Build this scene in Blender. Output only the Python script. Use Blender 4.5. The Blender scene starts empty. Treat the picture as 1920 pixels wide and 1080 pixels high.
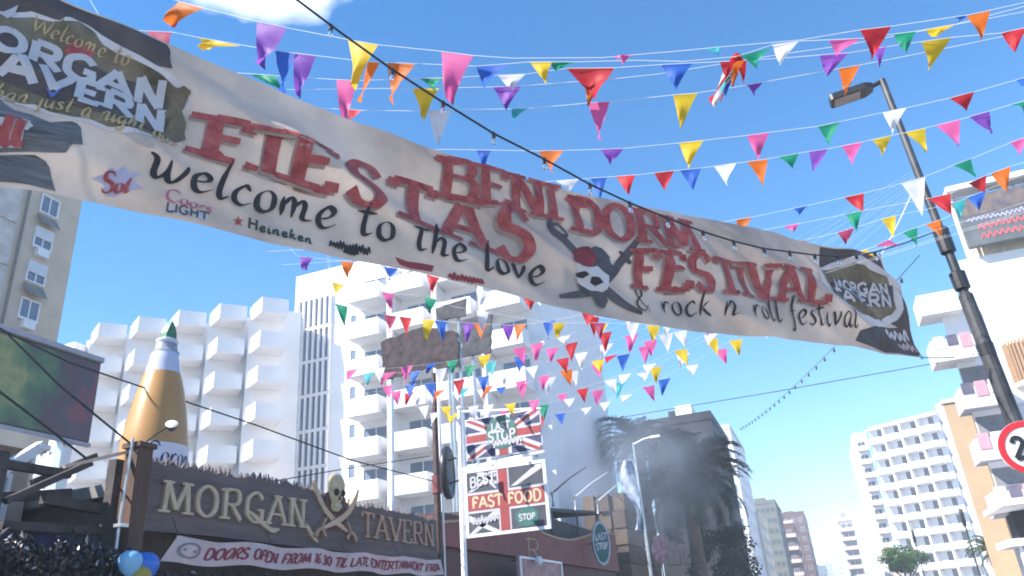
import bpy, math, random
from mathutils import Vector, Matrix
random.seed(7)
SC = bpy.context.scene
COL = SC.collection
# ------------------------------------------------------------------ camera
FPX, IW, IH = 1440.0, 1920, 1080
def _n(v): return Vector(v).normalized()
_up = _n((710 - 960, -2700 - 540, FPX))          # zenith vanishing point in camera axes (x right, y down, z forward)
_st = _n((1570 - 960, 1133 - 540, FPX))          # street vanishing point
_st = (_st - _up * _st.dot(_up)).normalized()
_rt = _st.cross(_up)
CAMPOS = Vector((0, 0, 1.6))
def _w(v): return Vector((_rt.dot(v), _st.dot(v), _up.dot(v)))
cam_d = bpy.data.cameras.new('camera'); cam = bpy.data.objects.new('camera', cam_d); COL.objects.link(cam)
cx, cy, cz = _w(Vector((1, 0, 0))), _w(Vector((0, -1, 0))), _w(Vector((0, 0, -1)))
cam.matrix_world = Matrix(((cx.x, cy.x, cz.x, 0), (cx.y, cy.y, cz.y, 0), (cx.z, cy.z, cz.z, 1.6), (0, 0, 0, 1)))
cam_d.sensor_width = 36; cam_d.lens = FPX / IW * 36; cam_d.clip_start = 0.1; cam_d.clip_end = 6000
SC.camera = cam
# ------------------------------------------------------------------ sky, sun, exposure
SUN = Vector((-0.68, -0.60, 0.80)).normalized()
SUN_EL = math.asin(SUN.z)
wd = bpy.data.worlds.new('World'); SC.world = wd; wd.use_nodes = True
nt = wd.node_tree; bg = nt.nodes['Background']
sky = nt.nodes.new('ShaderNodeTexSky'); sky.sky_type = 'NISHITA'; sky.sun_disc = False
sky.sun_elevation = SUN_EL; sky.sun_rotation = math.atan2(SUN.x, SUN.y)
sky.air_density = 1.0; sky.dust_density = 0.05; sky.ozone_density = 2.0; sky.altitude = 10
# one thin white cloud in the otherwise clear sky, plus faint wisps of the same kind everywhere
tc = nt.nodes.new('ShaderNodeTexCoord'); nz = nt.nodes.new('ShaderNodeTexNoise')
nz.inputs['Scale'].default_value = 9; nz.inputs['Detail'].default_value = 5
nt.links.new(tc.outputs['Generated'], nz.inputs['Vector'])
def ray(px, py): return _w(_n((px - 960, py - 540, FPX)))
cdir = ray(500, -82)
dist = nt.nodes.new('ShaderNodeVectorMath'); dist.operation = 'SUBTRACT'
nt.links.new(tc.outputs['Generated'], dist.inputs[0]); dist.inputs[1].default_value = cdir
ex = ray(590, -75) - ray(390, -65); ex.normalize(); ey = cdir.cross(ex).normalized()
def vdot(vec, k):
    d = nt.nodes.new('ShaderNodeVectorMath'); d.operation = 'DOT_PRODUCT'
    nt.links.new(dist.outputs[0], d.inputs[0]); d.inputs[1].default_value = vec * k
    return d.outputs['Value']
def vmath(op, a, b=None, clamp=False):
    m = nt.nodes.new('ShaderNodeMath'); m.operation = op; m.use_clamp = clamp
    for i, s in enumerate((a, b)):
        if s is None: continue
        if isinstance(s, (int, float)): m.inputs[i].default_value = s
        else: nt.links.new(s, m.inputs[i])
    return m.outputs[0]
a1 = vdot(ex, 1 / 0.10); a2 = vdot(ey, 1 / 0.058)
r2 = vmath('SQRT', vmath('ADD', vmath('MULTIPLY', a1, a1), vmath('MULTIPLY', a2, a2)))
wob = vmath('MULTIPLY', vmath('SUBTRACT', nz.outputs['Fac'], 0.5), 1.3)
msk = vmath('MULTIPLY', vmath('SUBTRACT', 1.25, vmath('ADD', r2, wob)), 2.2, True)
mx = nt.nodes.new('ShaderNodeMix'); mx.data_type = 'RGBA'
nt.links.new(msk, mx.inputs['Factor']); hs = nt.nodes.new('ShaderNodeHueSaturation'); hs.inputs['Saturation'].default_value = 1.4
nt.links.new(sky.outputs[0], hs.inputs['Color']); nt.links.new(hs.outputs[0], mx.inputs['A'])
mx.inputs['B'].default_value = (6.5, 6.9, 7.4, 1)
nt.links.new(mx.outputs['Result'], bg.inputs['Color']); bg.inputs['Strength'].default_value = 0.097
sun_d = bpy.data.lights.new('sun', 'SUN'); sun = bpy.data.objects.new('sun', sun_d); COL.objects.link(sun)
sun_d.energy = 4.6; sun_d.angle = math.radians(0.53); sun_d.color = (1.0, 0.955, 0.88)
sun.rotation_euler = SUN.to_track_quat('Z', 'Y').to_euler(); sun.location = (-30, -20, 60)
SC.view_settings.view_transform = 'Standard'; SC.view_settings.look = 'None'
SC.view_settings.exposure = 1.45; SC.view_settings.gamma = 1.0
SC.view_settings.use_curve_mapping = False
SC.cycles.use_denoising = True; SC.cycles.filter_width = 1.9
SC.cycles.max_bounces = 6; SC.cycles.transparent_max_bounces = 12; SC.cycles.volume_bounces = 1
# ------------------------------------------------------------------ pixel rays to places
def at(px, py, X=None, Y=None, Z=None):
    d = ray(px, py)
    t = X / d.x if X is not None else Y / d.y if Y is not None else (Z - 1.6) / d.z
    return CAMPOS + d * t
# ------------------------------------------------------------------ materials
MATS = {}
def lin(c):
    if isinstance(c, str):
        c = [int(c[i:i + 2], 16) / 255 for i in (0, 2, 4)]
        return tuple(x / 12.92 if x <= .04045 else ((x + .055) / 1.055) ** 2.4 for x in c)
    return tuple(c)
def mat(name, col, rough=0.6, var=0.12, scale=3.0, bump=0.0, metal=0.0, trans=0.0, col2=None, spec=0.4, emit=0, stretch=None, bscale=None, coat=0, alpha=1.0):
    if name in MATS: return MATS[name]
    c = lin(col); m = bpy.data.materials.new(name); m.use_nodes = True; t = m.node_tree; N = t.nodes
    b = N['Principled BSDF']; b.inputs['Roughness'].default_value = rough; b.inputs['Metallic'].default_value = metal
    b.inputs['Specular IOR Level'].default_value = spec; b.inputs['Coat Weight'].default_value = coat
    tcn = N.new('ShaderNodeTexCoord'); mp = N.new('ShaderNodeMapping')
    t.links.new(tcn.outputs['Object'], mp.inputs['Vector'])
    if stretch: mp.inputs['Scale'].default_value = stretch
    no = N.new('ShaderNodeTexNoise'); no.inputs['Scale'].default_value = scale; no.inputs['Detail'].default_value = 6; no.inputs['Roughness'].default_value = 0.65
    t.links.new(mp.outputs[0], no.inputs['Vector'])
    rp = N.new('ShaderNodeValToRGB'); e = rp.color_ramp.elements
    e[0].position, e[1].position = 0.32, 0.68
    lo = [x * (1 - var) for x in c]; hi = lin(col2) if col2 else [min(1, x * (1 + var)) for x in c]
    e[0].color = (*lo, 1); e[1].color = (*hi, 1)
    t.links.new(no.outputs['Fac'], rp.inputs['Fac']); t.links.new(rp.outputs['Color'], b.inputs['Base Color'])
    if bump:
        n2 = N.new('ShaderNodeTexNoise'); n2.inputs['Scale'].default_value = bscale or scale * 4; n2.inputs['Detail'].default_value = 4
        t.links.new(mp.outputs[0], n2.inputs['Vector'])
        bp = N.new('ShaderNodeBump'); bp.inputs['Strength'].default_value = bump; bp.inputs['Distance'].default_value = 0.05
        t.links.new(n2.outputs['Fac'], bp.inputs['Height']); t.links.new(bp.outputs[0], b.inputs['Normal'])
    if trans:
        tr = N.new('ShaderNodeBsdfTranslucent'); mxs = N.new('ShaderNodeMixShader'); mxs.inputs[0].default_value = trans
        t.links.new(rp.outputs['Color'], tr.inputs['Color'])
        t.links.new(b.outputs[0], mxs.inputs[1]); t.links.new(tr.outputs[0], mxs.inputs[2])
        t.links.new(mxs.outputs[0], N['Material Output'].inputs['Surface'])
    if emit:
        t.links.new(rp.outputs['Color'], b.inputs['Emission Color']); b.inputs['Emission Strength'].default_value = emit
    MATS[name] = m
    return m
# ------------------------------------------------------------------ mesh building
WL = {}
def tag(o, label=None, cat=None, group=None, kind=None):
    if label: o['label'] = label
    if cat: o['category'] = cat
    if group: o['group'] = group
    if kind: o['kind'] = kind
    return o
def thing(name, loc, label, cat, group=None):
    o = bpy.data.objects.new(name, None); COL.objects.link(o); o.location = loc; o.empty_display_size = .3
    WL[o] = Vector(loc); return tag(o, label, cat, group)
def hang(o, parent, world):
    WL[o] = Vector(world)
    if parent:
        o.parent = parent; o.matrix_parent_inverse = Matrix.Translation(-WL[parent])
def inst(me, name, parent, M):
    o = bpy.data.objects.new(name, me); COL.objects.link(o)
    hang(o, parent, M.translation); o.matrix_basis = M
    return o
class MB:
    def __init__(s): s.v = []; s.f = []; s.mi = []; s.cur = 0
    def face(s, pts):
        n = len(s.v); s.v += [Vector(p) for p in pts]; s.f.append(tuple(range(n, n + len(pts)))); s.mi.append(s.cur); return s
    def grid(s, P):
        n = len(s.v); R, C_ = len(P), len(P[0])
        for r in P: s.v += [Vector(p) for p in r]
        for i in range(R - 1):
            for j in range(C_ - 1):
                s.f.append((n + i * C_ + j, n + i * C_ + j + 1, n + (i + 1) * C_ + j + 1, n + (i + 1) * C_ + j)); s.mi.append(s.cur)
        return s
    def prism(s, base, vec):
        base = [Vector(p) for p in base]; vec = Vector(vec); k = len(base); n = len(s.v)
        s.v += base + [p + vec for p in base]
        s.f.append(tuple(n + i for i in reversed(range(k)))); s.f.append(tuple(n + k + i for i in range(k)))
        for i in range(k):
            j = (i + 1) % k; s.f.append((n + i, n + j, n + k + j, n + k + i))
        s.mi += [s.cur] * (k + 2); return s
    def box(s, c, size, rz=0.0, ex=None):
        c = Vector(c); hx, hy, hz = (x / 2 for x in size)
        e = ex.normalized() if ex else Vector((math.cos(rz), math.sin(rz), 0)); f = Vector((-e.y, e.x, 0)).normalized()
        b = [c + e * (hx * a) + f * (hy * q) - Vector((0, 0, hz)) for a, q in ((-1, -1), (1, -1), (1, 1), (-1, 1))]
        return s.prism(b, (0, 0, 2 * hz))
    def bx(s, x0, x1, y0, y1, z0, z1): return s.box(((x0 + x1) / 2, (y0 + y1) / 2, (z0 + z1) / 2), (x1 - x0, y1 - y0, z1 - z0))
    def beam(s, a, b, w, h):
        a, b = Vector(a), Vector(b); d = (b - a).normalized(); u = d.cross(Vector((0, 0, 1)))
        u = Vector((1, 0, 0)) if u.length < .01 else u.normalized(); n = u.cross(d)
        return s.prism([a + u * w / 2 * i + n * h / 2 * j for i, j in ((-1, -1), (1, -1), (1, 1), (-1, 1))], b - a)
    def tube(s, path, r, n=8, cap=True):
        path = [Vector(p) for p in path]; rs = r if isinstance(r, (list, tuple)) else [r] * len(path); base = len(s.v)
        for i, p in enumerate(path):
            d = (path[min(i + 1, len(path) - 1)] - path[max(i - 1, 0)]).normalized()
            u = d.cross(Vector((0.13, 0.2, 1))); u = d.cross(Vector((1, 0, 0))) if u.length < .05 else u
            u.normalize(); q = d.cross(u)
            for k in range(n):
                a = 2 * math.pi * k / n; s.v.append(p + (u * math.cos(a) + q * math.sin(a)) * rs[i])
        for i in range(len(path) - 1):
            for k in range(n):
                k2 = (k + 1) % n; s.f.append((base + i * n + k, base + i * n + k2, base + (i + 1) * n + k2, base + (i + 1) * n + k)); s.mi.append(s.cur)
        if cap:
            s.f.append(tuple(base + k for k in reversed(range(n)))); s.f.append(tuple(base + (len(path) - 1) * n + k for k in range(n))); s.mi += [s.cur] * 2
        return s
    def lathe(s, o, prof, n=24, axis=(0, 0, 1)):
        o = Vector(o); ax = Vector(axis).normalized(); u = ax.orthogonal().normalized(); w = ax.cross(u); base = len(s.v)
        for r, h in prof:
            for k in range(n):
                a = 2 * math.pi * k / n; s.v.append(o + ax * h + (u * math.cos(a) + w * math.sin(a)) * r)
        for i in range(len(prof) - 1):
            for k in range(n):
                k2 = (k + 1) % n; s.f.append((base + i * n + k, base + i * n + k2, base + (i + 1) * n + k2, base + (i + 1) * n + k)); s.mi.append(s.cur)
        return s
    def build(s, name, m, parent=None, smooth=False, origin=None):
        org = origin
        if org is None:
            org = Vector(((min(p.x for p in s.v) + max(p.x for p in s.v)) / 2, (min(p.y for p in s.v) + max(p.y for p in s.v)) / 2, min(p.z for p in s.v)))
        me = bpy.data.meshes.new(name); me.from_pydata([tuple(p - org) for p in s.v], [], s.f)
        for q in (m if isinstance(m, (list, tuple)) else [m]): me.materials.append(q)
        if max(s.mi) > 0: me.polygons.foreach_set('material_index', s.mi)
        if smooth: me.polygons.foreach_set('use_smooth', [True] * len(me.polygons))
        me.update()
        o = bpy.data.objects.new(name, me); COL.objects.link(o); o.location = org; hang(o, parent, org)
        return o
    def mesh(s, name, m):
        me = bpy.data.meshes.new(name); me.from_pydata([tuple(p) for p in s.v], [], s.f)
        for q in (m if isinstance(m, (list, tuple)) else [m]): me.materials.append(q)
        if max(s.mi) > 0: me.polygons.foreach_set('material_index', s.mi)
        me.update(); return me
# ------------------------------------------------------------------ drawn lettering: strokes laid as ribbons on a surface
G = {}
def gl(ch, w, s): G[ch] = (w, [(t.strip().startswith('~'), [tuple(map(float, p.split(','))) for p in t.strip().lstrip('~').split()]) for t in s.split(';')])
gl('A', .8, '0,0 .4,1;.4,1 .8,0;.15,.35 .65,.35')
gl('B', .68, '.1,0 .1,1;~.1,1 .45,1 .58,.88 .58,.65 .42,.53 .1,.53;~.1,.53 .48,.53 .64,.4 .64,.15 .48,0 .1,0')
gl('C', .72, '~.68,.78 .55,.97 .35,1 .1,.8 .05,.5 .1,.2 .35,0 .55,.03 .68,.22')
gl('D', .75, '.1,0 .1,1;~.1,1 .4,1 .65,.8 .7,.5 .65,.2 .4,0 .1,0')
gl('E', .62, '.1,0 .1,1;.1,1 .58,1;.1,.52 .48,.52;.1,0 .6,0;.58,1 .58,.8;.6,0 .6,.2')
gl('F', .58, '.1,0 .1,1;.1,1 .56,1;.1,.52 .46,.52;.56,1 .56,.78')
gl('G', .76, '~.66,.8 .52,.98 .35,1 .1,.8 .05,.5 .1,.2 .35,0 .55,.04 .66,.15;.66,.0 .66,.42;.45,.42 .74,.42')
gl('H', .72, '.1,0 .1,1;.62,0 .62,1;.1,.52 .62,.52')
gl('I', .22, '.11,0 .11,1')
gl('J', .4, '~.3,1 .3,.2 .18,0 .03,.12')
gl('K', .7, '.1,0 .1,1;.62,1 .1,.45;.25,.6 .66,0')
gl('L', .56, '.1,0 .1,1;.1,0 .56,0;.56,0 .56,.2')
gl('M', .92, '.08,0 .14,1;.14,1 .45,.12;.45,.12 .76,1;.76,1 .84,0')
gl('N', .76, '.1,0 .1,1;.1,1 .64,0;.64,0 .64,1')
gl('O', .78, '~.38,1 .12,.82 .05,.5 .12,.18 .38,0 .64,.18 .71,.5 .64,.82 .38,1')
gl('P', .62, '.1,0 .1,1;~.1,1 .45,1 .6,.88 .6,.62 .45,.5 .1,.5')
gl('Q', .78, '~.38,1 .12,.82 .05,.5 .12,.18 .38,0 .64,.18 .71,.5 .64,.82 .38,1;.45,.2 .75,-.1')
gl('R', .72, '.1,0 .1,1;~.1,1 .45,1 .6,.88 .6,.62 .45,.5 .1,.5;.33,.5 .7,0')
gl('S', .62, '~.54,.82 .4,1 .18,.98 .06,.8 .12,.6 .3,.52 .48,.42 .56,.22 .44,.02 .2,0 .05,.18')
gl('T', .7, '.35,0 .35,1;0,1 .7,1;0,1 0,.82;.7,1 .7,.82')
gl('U', .72, '~.1,1 .1,.3 .2,.05 .36,0 .52,.05 .62,.3 .62,1')
gl('V', .76, '0,1 .38,0;.38,0 .76,1')
gl('W', 1.0, '0,1 .25,0;.25,0 .5,.8;.5,.8 .75,0;.75,0 1,1')
gl('X', .7, '0,1 .7,0;0,0 .7,1')
gl('Y', .7, '0,1 .35,.5;.7,1 .35,.5;.35,.5 .35,0')
gl('Z', .62, '.05,1 .58,1;.58,1 .05,0;.05,0 .6,0')
gl('0', .62, '~.3,1 .1,.8 .06,.5 .1,.2 .3,0 .5,.2 .54,.5 .5,.8 .3,1')
gl('1', .36, '.2,0 .2,1;.2,1 .05,.8')
gl('2', .6, '~.06,.75 .15,.95 .32,1 .5,.88 .5,.65 .3,.35 .05,0;.05,0 .56,0')
gl('3', .6, '~.08,.85 .3,1 .5,.85 .45,.6 .25,.53;~.25,.53 .5,.45 .54,.2 .35,0 .06,.1')
gl('6', .6, '~.48,.92 .3,1 .1,.75 .06,.3 .2,.02 .42,.04 .54,.25 .42,.5 .2,.5 .08,.3')
gl(':', .2, '.1,.15 .1,.25;.1,.6 .1,.7')
gl('.', .2, '.1,0 .1,.08')
gl('-', .4, '.05,.45 .35,.45')
gl("'", .16, '.08,.8 .08,1')
gl(' ', .34, '0,0 0,0')
gl('a', .5, '~.36,.42 .2,.5 .04,.28 .08,.04 .22,.02 .36,.3 .38,.48;~.38,.48 .34,.12 .4,0 .5,.1')
gl('c', .4, '~.34,.4 .22,.5 .06,.32 .06,.08 .2,0 .4,.14')
gl('e', .44, '~.05,.2 .26,.27 .34,.42 .2,.5 .05,.3 .08,.06 .22,0 .44,.14')
gl('f', .36, '~.42,.95 .28,1 .2,.8 .14,.1 .06,-.28 -.04,-.2;.02,.45 .36,.5')
gl('g', .5, '~.36,.42 .2,.5 .04,.28 .08,.04 .22,.02 .36,.3;~.38,.48 .34,-.1 .2,-.32 .02,-.22')
gl('h', .48, '~.16,1 .08,.5 .04,0;~.06,.25 .2,.48 .32,.42 .3,.06 .46,.08')
gl('i', .24, '~.08,.48 .05,.1 .12,0 .24,.12;.12,.66 .14,.72')
gl('j', .24, '~.12,.48 .1,-.2 -.05,-.3;.12,.66 .14,.72')
gl('k', .48, '~.16,1 .08,.5 .04,0;~.36,.52 .08,.26;~.12,.28 .28,.12 .46,0')
gl('l', .26, '~.18,1 .08,.5 .06,.1 .14,0 .26,.12')
gl('m', .74, '~.04,.48 .04,0;~.05,.22 .18,.5 .28,.42 .26,0;~.27,.22 .42,.5 .52,.42 .5,.06 .72,.1')
gl('n', .52, '~.04,.48 .04,0;~.05,.22 .2,.5 .34,.42 .32,.06 .5,.1')
gl('o', .46, '~.22,.5 .06,.36 .06,.1 .2,0 .36,.12 .36,.4 .22,.5')
gl('r', .36, '~.04,.48 .05,0;~.06,.2 .18,.46 .36,.44')
gl('s', .36, '~.3,.42 .16,.5 .06,.38 .2,.25 .28,.12 .16,0 0,.08')
gl('t', .38, '~.2,.86 .12,.3 .16,.02 .34,.1;-.06,.58 .4,.64')
gl('u', .52, '~.05,.48 .06,.1 .18,0 .34,.2 .38,.48;~.38,.48 .36,.1 .42,0 .52,.1')
gl('v', .44, '~0,.46 .08,.4 .14,.02;~.14,.02 .32,.3 .36,.5')
gl('w', .74, '~-.04,.5 .1,.4 .1,.08 .2,0 .34,.2 .36,.48;~.36,.48 .36,.06 .48,0 .66,.3 .7,.5')
gl('y', .46, '~.02,.48 .06,.15 .18,.06 .34,.25;~.38,.48 .3,-.05 .16,-.32 .0,-.2')
gl('&', .66, '~.6,.3 .4,.02 .15,.02 .06,.22 .2,.45 .4,.65 .36,.92 .22,.95 .16,.75 .3,.4 .62,0')
gl('*', .6, '.3,.2 .3,.8;.05,.35 .55,.65;.05,.65 .55,.35')
def crom(P, k=5):
    if len(P) < 3: return P
    cl = P[0] == P[-1]; out = []
    for i in range(len(P) - 1):
        p0 = P[i - 1] if i else (P[-2] if cl else P[0]); p1, p2 = P[i], P[i + 1]
        p3 = P[i + 2] if i + 2 < len(P) else (P[1] if cl else P[-1])
        for j in range(k):
            t = j / k
            out.append(tuple(.5 * (2 * p1[a] + (p2[a] - p0[a]) * t + (2 * p0[a] - 5 * p1[a] + 4 * p2[a] - p3[a]) * t * t + (3 * p1[a] - p0[a] - 3 * p2[a] + p3[a]) * t ** 3) for a in (0, 1)))
    return out + [P[-1]]
OFFK = [0]
def ribbon(mb, S, pts, wf, off, depth=0, taper=0):
    n = len(pts); L, Rr = [], []
    for i, p in enumerate(pts):
        a, b = pts[max(i - 1, 0)], pts[min(i + 1, n - 1)]
        dx, dy = b[0] - a[0], b[1] - a[1]; l = math.hypot(dx, dy) or 1e-6; dx /= l; dy /= l
        w = wf(dx, dy) / 2
        if taper: w *= 1 - taper * max(0, abs(2 * i / (n - 1) - 1) - .55) / .45
        L.append((p[0] - dy * w, p[1] + dx * w)); Rr.append((p[0] + dy * w, p[1] - dx * w))
    OFFK[0] = (OFFK[0] + 1) % 7
    o = off + OFFK[0] * .0005
    if depth:
        T = [[S(*q, o + depth) for q in L], [S(*q, o + depth) for q in Rr]]; B = [[S(*q, 0) for q in L], [S(*q, 0) for q in Rr]]
        mb.grid([B[0], T[0], T[1], B[1]]); mb.face([T[0][0], T[1][0], B[1][0], B[0][0]]); mb.face([T[0][-1], T[1][-1], B[1][-1], B[0][-1]])
    else:
        mb.grid([[S(*q, o) for q in L], [S(*((q[0] + r[0]) / 2, (q[1] + r[1]) / 2), o) for q, r in zip(L, Rr)], [S(*q, o) for q in Rr]])
def dens(P, mx_):
    out = [P[0]]
    for a, b in zip(P, P[1:]):
        k = max(1, int(math.hypot(b[0] - a[0], b[1] - a[1]) / mx_))
        out += [(a[0] + (b[0] - a[0]) * j / k, a[1] + (b[1] - a[1]) * j / k) for j in range(1, k + 1)]
    return out
def text(mb, S, s, p0, p1, h, wt=.16, style='serif', gap=.12, slant=0, off=.004, depth=0, h1=None):
    """lay string s along the baseline p0 -> p1 (surface coordinates), letters h high at the start and h1 at the end"""
    tot = sum(G[c][0] + gap for c in s) - gap; dx, dy = p1[0] - p0[0], p1[1] - p0[1]; h1 = h1 or h
    cur = 0
    def put(x, y):
        t = x / tot; hh = h + (h1 - h) * t
        return (p0[0] + dx * t + slant * y * hh, p0[1] + dy * t + y * hh)
    for c in s:
        w, st = G[c]
        if c != ' ':
            for sm, P in st:
                Q = crom(P) if sm else P
                R = dens([put(cur + x, y) for x, y in Q], min(h * .3, .07))
                if style == 'serif': wf = lambda a, b: h * wt * (.4 + .6 * abs(b))
                elif style == 'brush': wf = lambda a, b: h * wt * (.35 + .65 * abs(.85 * b - .5 * a))
                else: wf = lambda a, b: h * wt
                ribbon(mb, S, R, wf, off, depth, .75 if style == 'brush' else 0)
                if style == 'serif' and not sm:
                    for e, q in ((P[0], P[1]), (P[-1], P[-2])):
                        if abs(e[1] - q[1]) > .5 and (e[1] < .05 or e[1] > .95):
                            k = wt * .95; yy = e[1] + (.03 if e[1] < .5 else -.03)
                            ribbon(mb, S, [put(cur + e[0] - k, yy), put(cur + e[0] + k, yy)], lambda a, b: h * wt * .42, off, depth)
        cur += w + gap
    return mb
def fill(mb, S, poly, off, du=.05, dv=.06):
    """a filled outline laid on the surface in narrow strips, so that it follows every fold"""
    u0, u1 = min(p[0] for p in poly), max(p[0] for p in poly); du = min(du, max(.006, (u1 - u0) / 16)); k = max(1, math.ceil((u1 - u0) / du)); du = (u1 - u0) / k
    def cross(u):
        r = []
        for a, b in zip(poly, poly[1:] + poly[:1]):
            if (a[0] <= u) != (b[0] <= u): r.append(a[1] + (b[1] - a[1]) * (u - a[0]) / (b[0] - a[0]))
        return sorted(r)
    for i in range(k):
        ua, ub = u0 + i * du + 1e-5, u0 + (i + 1) * du - 1e-5
        A, B = cross(ua), cross(ub)
        if len(A) != len(B): A = B = cross((ua + ub) / 2)
        for j in range(0, len(A) - 1, 2):
            m = max(1, math.ceil(max(A[j + 1] - A[j], B[j + 1] - B[j]) / dv))
            mb.grid([[S(ua, A[j] + (A[j + 1] - A[j]) * q / m, off) for q in range(m + 1)], [S(ub, B[j] + (B[j + 1] - B[j]) * q / m, off) for q in range(m + 1)]])
    return mb
def ragged(poly, amp, step):
    out = []
    for a, b in zip(poly, poly[1:] + poly[:1]):
        L = math.hypot(b[0] - a[0], b[1] - a[1]); k = max(1, int(L / step))
        for j in range(k):
            t = j / k; out.append((a[0] + (b[0] - a[0]) * t + random.uniform(-amp, amp), a[1] + (b[1] - a[1]) * t + random.uniform(-amp, amp)))
    return out
def plane(o, eu, ev):
    o, eu, ev = Vector(o), Vector(eu).normalized(), Vector(ev).normalized(); n = eu.cross(ev)
    return lambda u, v, k=0: o + eu * u + ev * v + n * k
# ================================================================== setting
M_ = dict(
    white=mat('white_render', (.77, .76, .775), .75, .05, .6, .12, bscale=30),
    white2=mat('white_paint', (.76, .75, .77), .7, .08, .9, .1, bscale=25),
    lilac=mat('grey_render_and_shade', (.46, .45, .52), .8, .06, .7, .1, bscale=25),  # also carries the shade of the right hotel's end bay
    cream=mat('cream_render', (.66, .58, .47), .8, .09, .8, .1, bscale=20),
    beige=mat('beige_render', (.52, .43, .34), .85, .10, 1.0, .15, bscale=20),
    tan=mat('tan_render', (.40, .29, .19), .8, .08, 1.0, .1),
    glass=mat('window_glass', (.055, .07, .09), .12, .35, .7, spec=.6),
    glassb=mat('blue_window_glass', (.16, .20, .28), .15, .3, .5, spec=.6),
    blind=mat('roller_blind', (.55, .58, .62), .5, .1, 2),
    frame=mat('window_frame', (.7, .7, .72), .45, .05, 4),
    slate=mat('dark_facade', (.016, .016, .019), .7, .2, .6, .1),
    brick=mat('red_brown_facade', (.13, .062, .05), .85, .2, .8, .15),
    green=mat('grey_green_facade', (.13, .13, .115), .8, .15, .6, .1),
    pink=mat('pinkish_facade', (.62, .47, .42), .8, .1, .8, .1),
    roof=mat('roof_felt', (.2, .19, .18), .9, .2, 2),
    asphalt=mat('asphalt', (.05, .05, .053), .9, .25, 6, .4),
    paving=mat('paving', (.38, .36, .34), .85, .15, 4, .2),
    soil=mat('ground', (.21, .2, .18), .95, .2, .3),
    paint=mat('road_paint', (.7, .7, .68), .7, .15, 6),
    black=mat('black_steel', (.02, .02, .022), .4, .3, 8, spec=.5),
    steel=mat('galvanised_steel', (.5, .51, .52), .35, .15, 8, metal=.6),
    wsteel=mat('white_painted_steel', (.78, .78, .8), .4, .06, 6),
    cable=mat('black_cable', (.02, .02, .025), .6, .2, 10),
)
tag(MB().grid([[(-2500, -300, 0), (2500, -300, 0)], [(-2500, 4500, 0), (2500, 4500, 0)]]).build('ground', M_['soil']), kind='structure')
tag(MB().grid([[(-4.5, -30, .004), (4.5, -30, .004)], [(-4.5, 1500, .004), (4.5, 1500, .004)]]).build('road', M_['asphalt']), kind='structure')
for sx in (-1, 1):
    p = tag(MB().bx(min(sx * 4.66, sx * 9.9), max(sx * 4.66, sx * 9.9), -30, 900, 0, .13).build('pavement', M_['paving']), kind='structure')
    tag(MB().bx(min(sx * 4.5, sx * 4.655), max(sx * 4.5, sx * 4.655), -30, 900, 0, .14).build('kerb', mat('kerb_stone', (.38, .37, .36), .8, .1, 3)), kind='structure')
road_line = MB()
for k in range(60): road_line.grid([[(-.06, k * 6., .008), (.06, k * 6., .008)], [(-.06, k * 6 + 3., .008), (.06, k * 6 + 3., .008)]])
tag(road_line.build('road_marking', M_['paint']), kind='structure')

# ------------------------------------------------------------------ helpers for facades
def tray(plan, z, h=1.08, t=.12, slab=.16):
    """a balcony: slab and solid parapet round the open sides of the plan (last edge lies on the wall)"""
    m = MB(); m.prism([(x, y, z) for x, y in plan], (0, 0, slab))
    cxy = (sum(p[0] for p in plan) / len(plan), sum(p[1] for p in plan) / len(plan))
    for a, b in zip(plan, plan[1:]):
        A, B = Vector((*a, 0)), Vector((*b, 0)); d = (B - A).normalized(); n = Vector((-d.y, d.x, 0))
        if n.dot(Vector((*cxy, 0)) - A) < 0: n = -n
        B2 = B - d * .001; z0 = Vector((0, 0, z + slab + .002)); o = n * .004
        m.prism([A + z0 + o, B2 + z0 + o, B2 + z0 + n * t, A + z0 + n * t], (0, 0, h - slab))
    return m
def win_mesh(w, h, glass, frame, mull=1, trans=0, dep=.09):
    """a window standing in a frame: local x along the wall, y out of it, z up; glass set behind frame and glazing bars"""
    m = MB(); m.cur = 1
    m.prism([(-w / 2 + .02, .012, .02), (w / 2 - .02, .012, .02), (w / 2 - .02, .03, .02), (-w / 2 + .02, .03, .02)], (0, 0, h - .04)); m.cur = 0
    f = .07
    for x0, x1, z0, z1 in ((-w / 2, w / 2, -.0, f), (-w / 2, w / 2, h - f, h), (-w / 2, -w / 2 + f, f, h - f), (w / 2 - f, w / 2, f, h - f)):
        m.prism([(x0, .005, z0), (x1, .005, z0), (x1, dep, z0), (x0, dep, z0)], (0, 0, z1 - z0))
    for k in range(mull):
        x = -w / 2 + (k + 1) * w / (mull + 1); m.prism([(x - .03, .031, f), (x + .03, .031, f), (x + .03, dep - .02, f), (x - .03, dep - .02, f)], (0, 0, h - 2 * f))
    return m.mesh('window', [frame, glass])
def face_M(p, d):
    """matrix for a piece on a wall: local x = d along the wall, local y = outwards (to the right of d)"""
    d = Vector((d[0], d[1], 0)).normalized(); o = Vector((d.y, -d.x, 0))
    return Matrix(((d.x, o.x, 0, p[0]), (d.y, o.y, 0, p[1]), (0, 0, 1, p[2]), (0, 0, 0, 1)))
def facade_windows(parent, a, b, z0, floors, pitch, bays, me, name='window', skip=()):
    A, B = Vector((*a, 0)), Vector((*b, 0)); d = B - A
    for k in range(floors):
        for j in range(bays):
            if (k, j) in skip: continue
            p = A + d * ((j + .5) / bays); p.z = z0 + k * pitch
            inst(me, name, parent, face_M(p, d))
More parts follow.
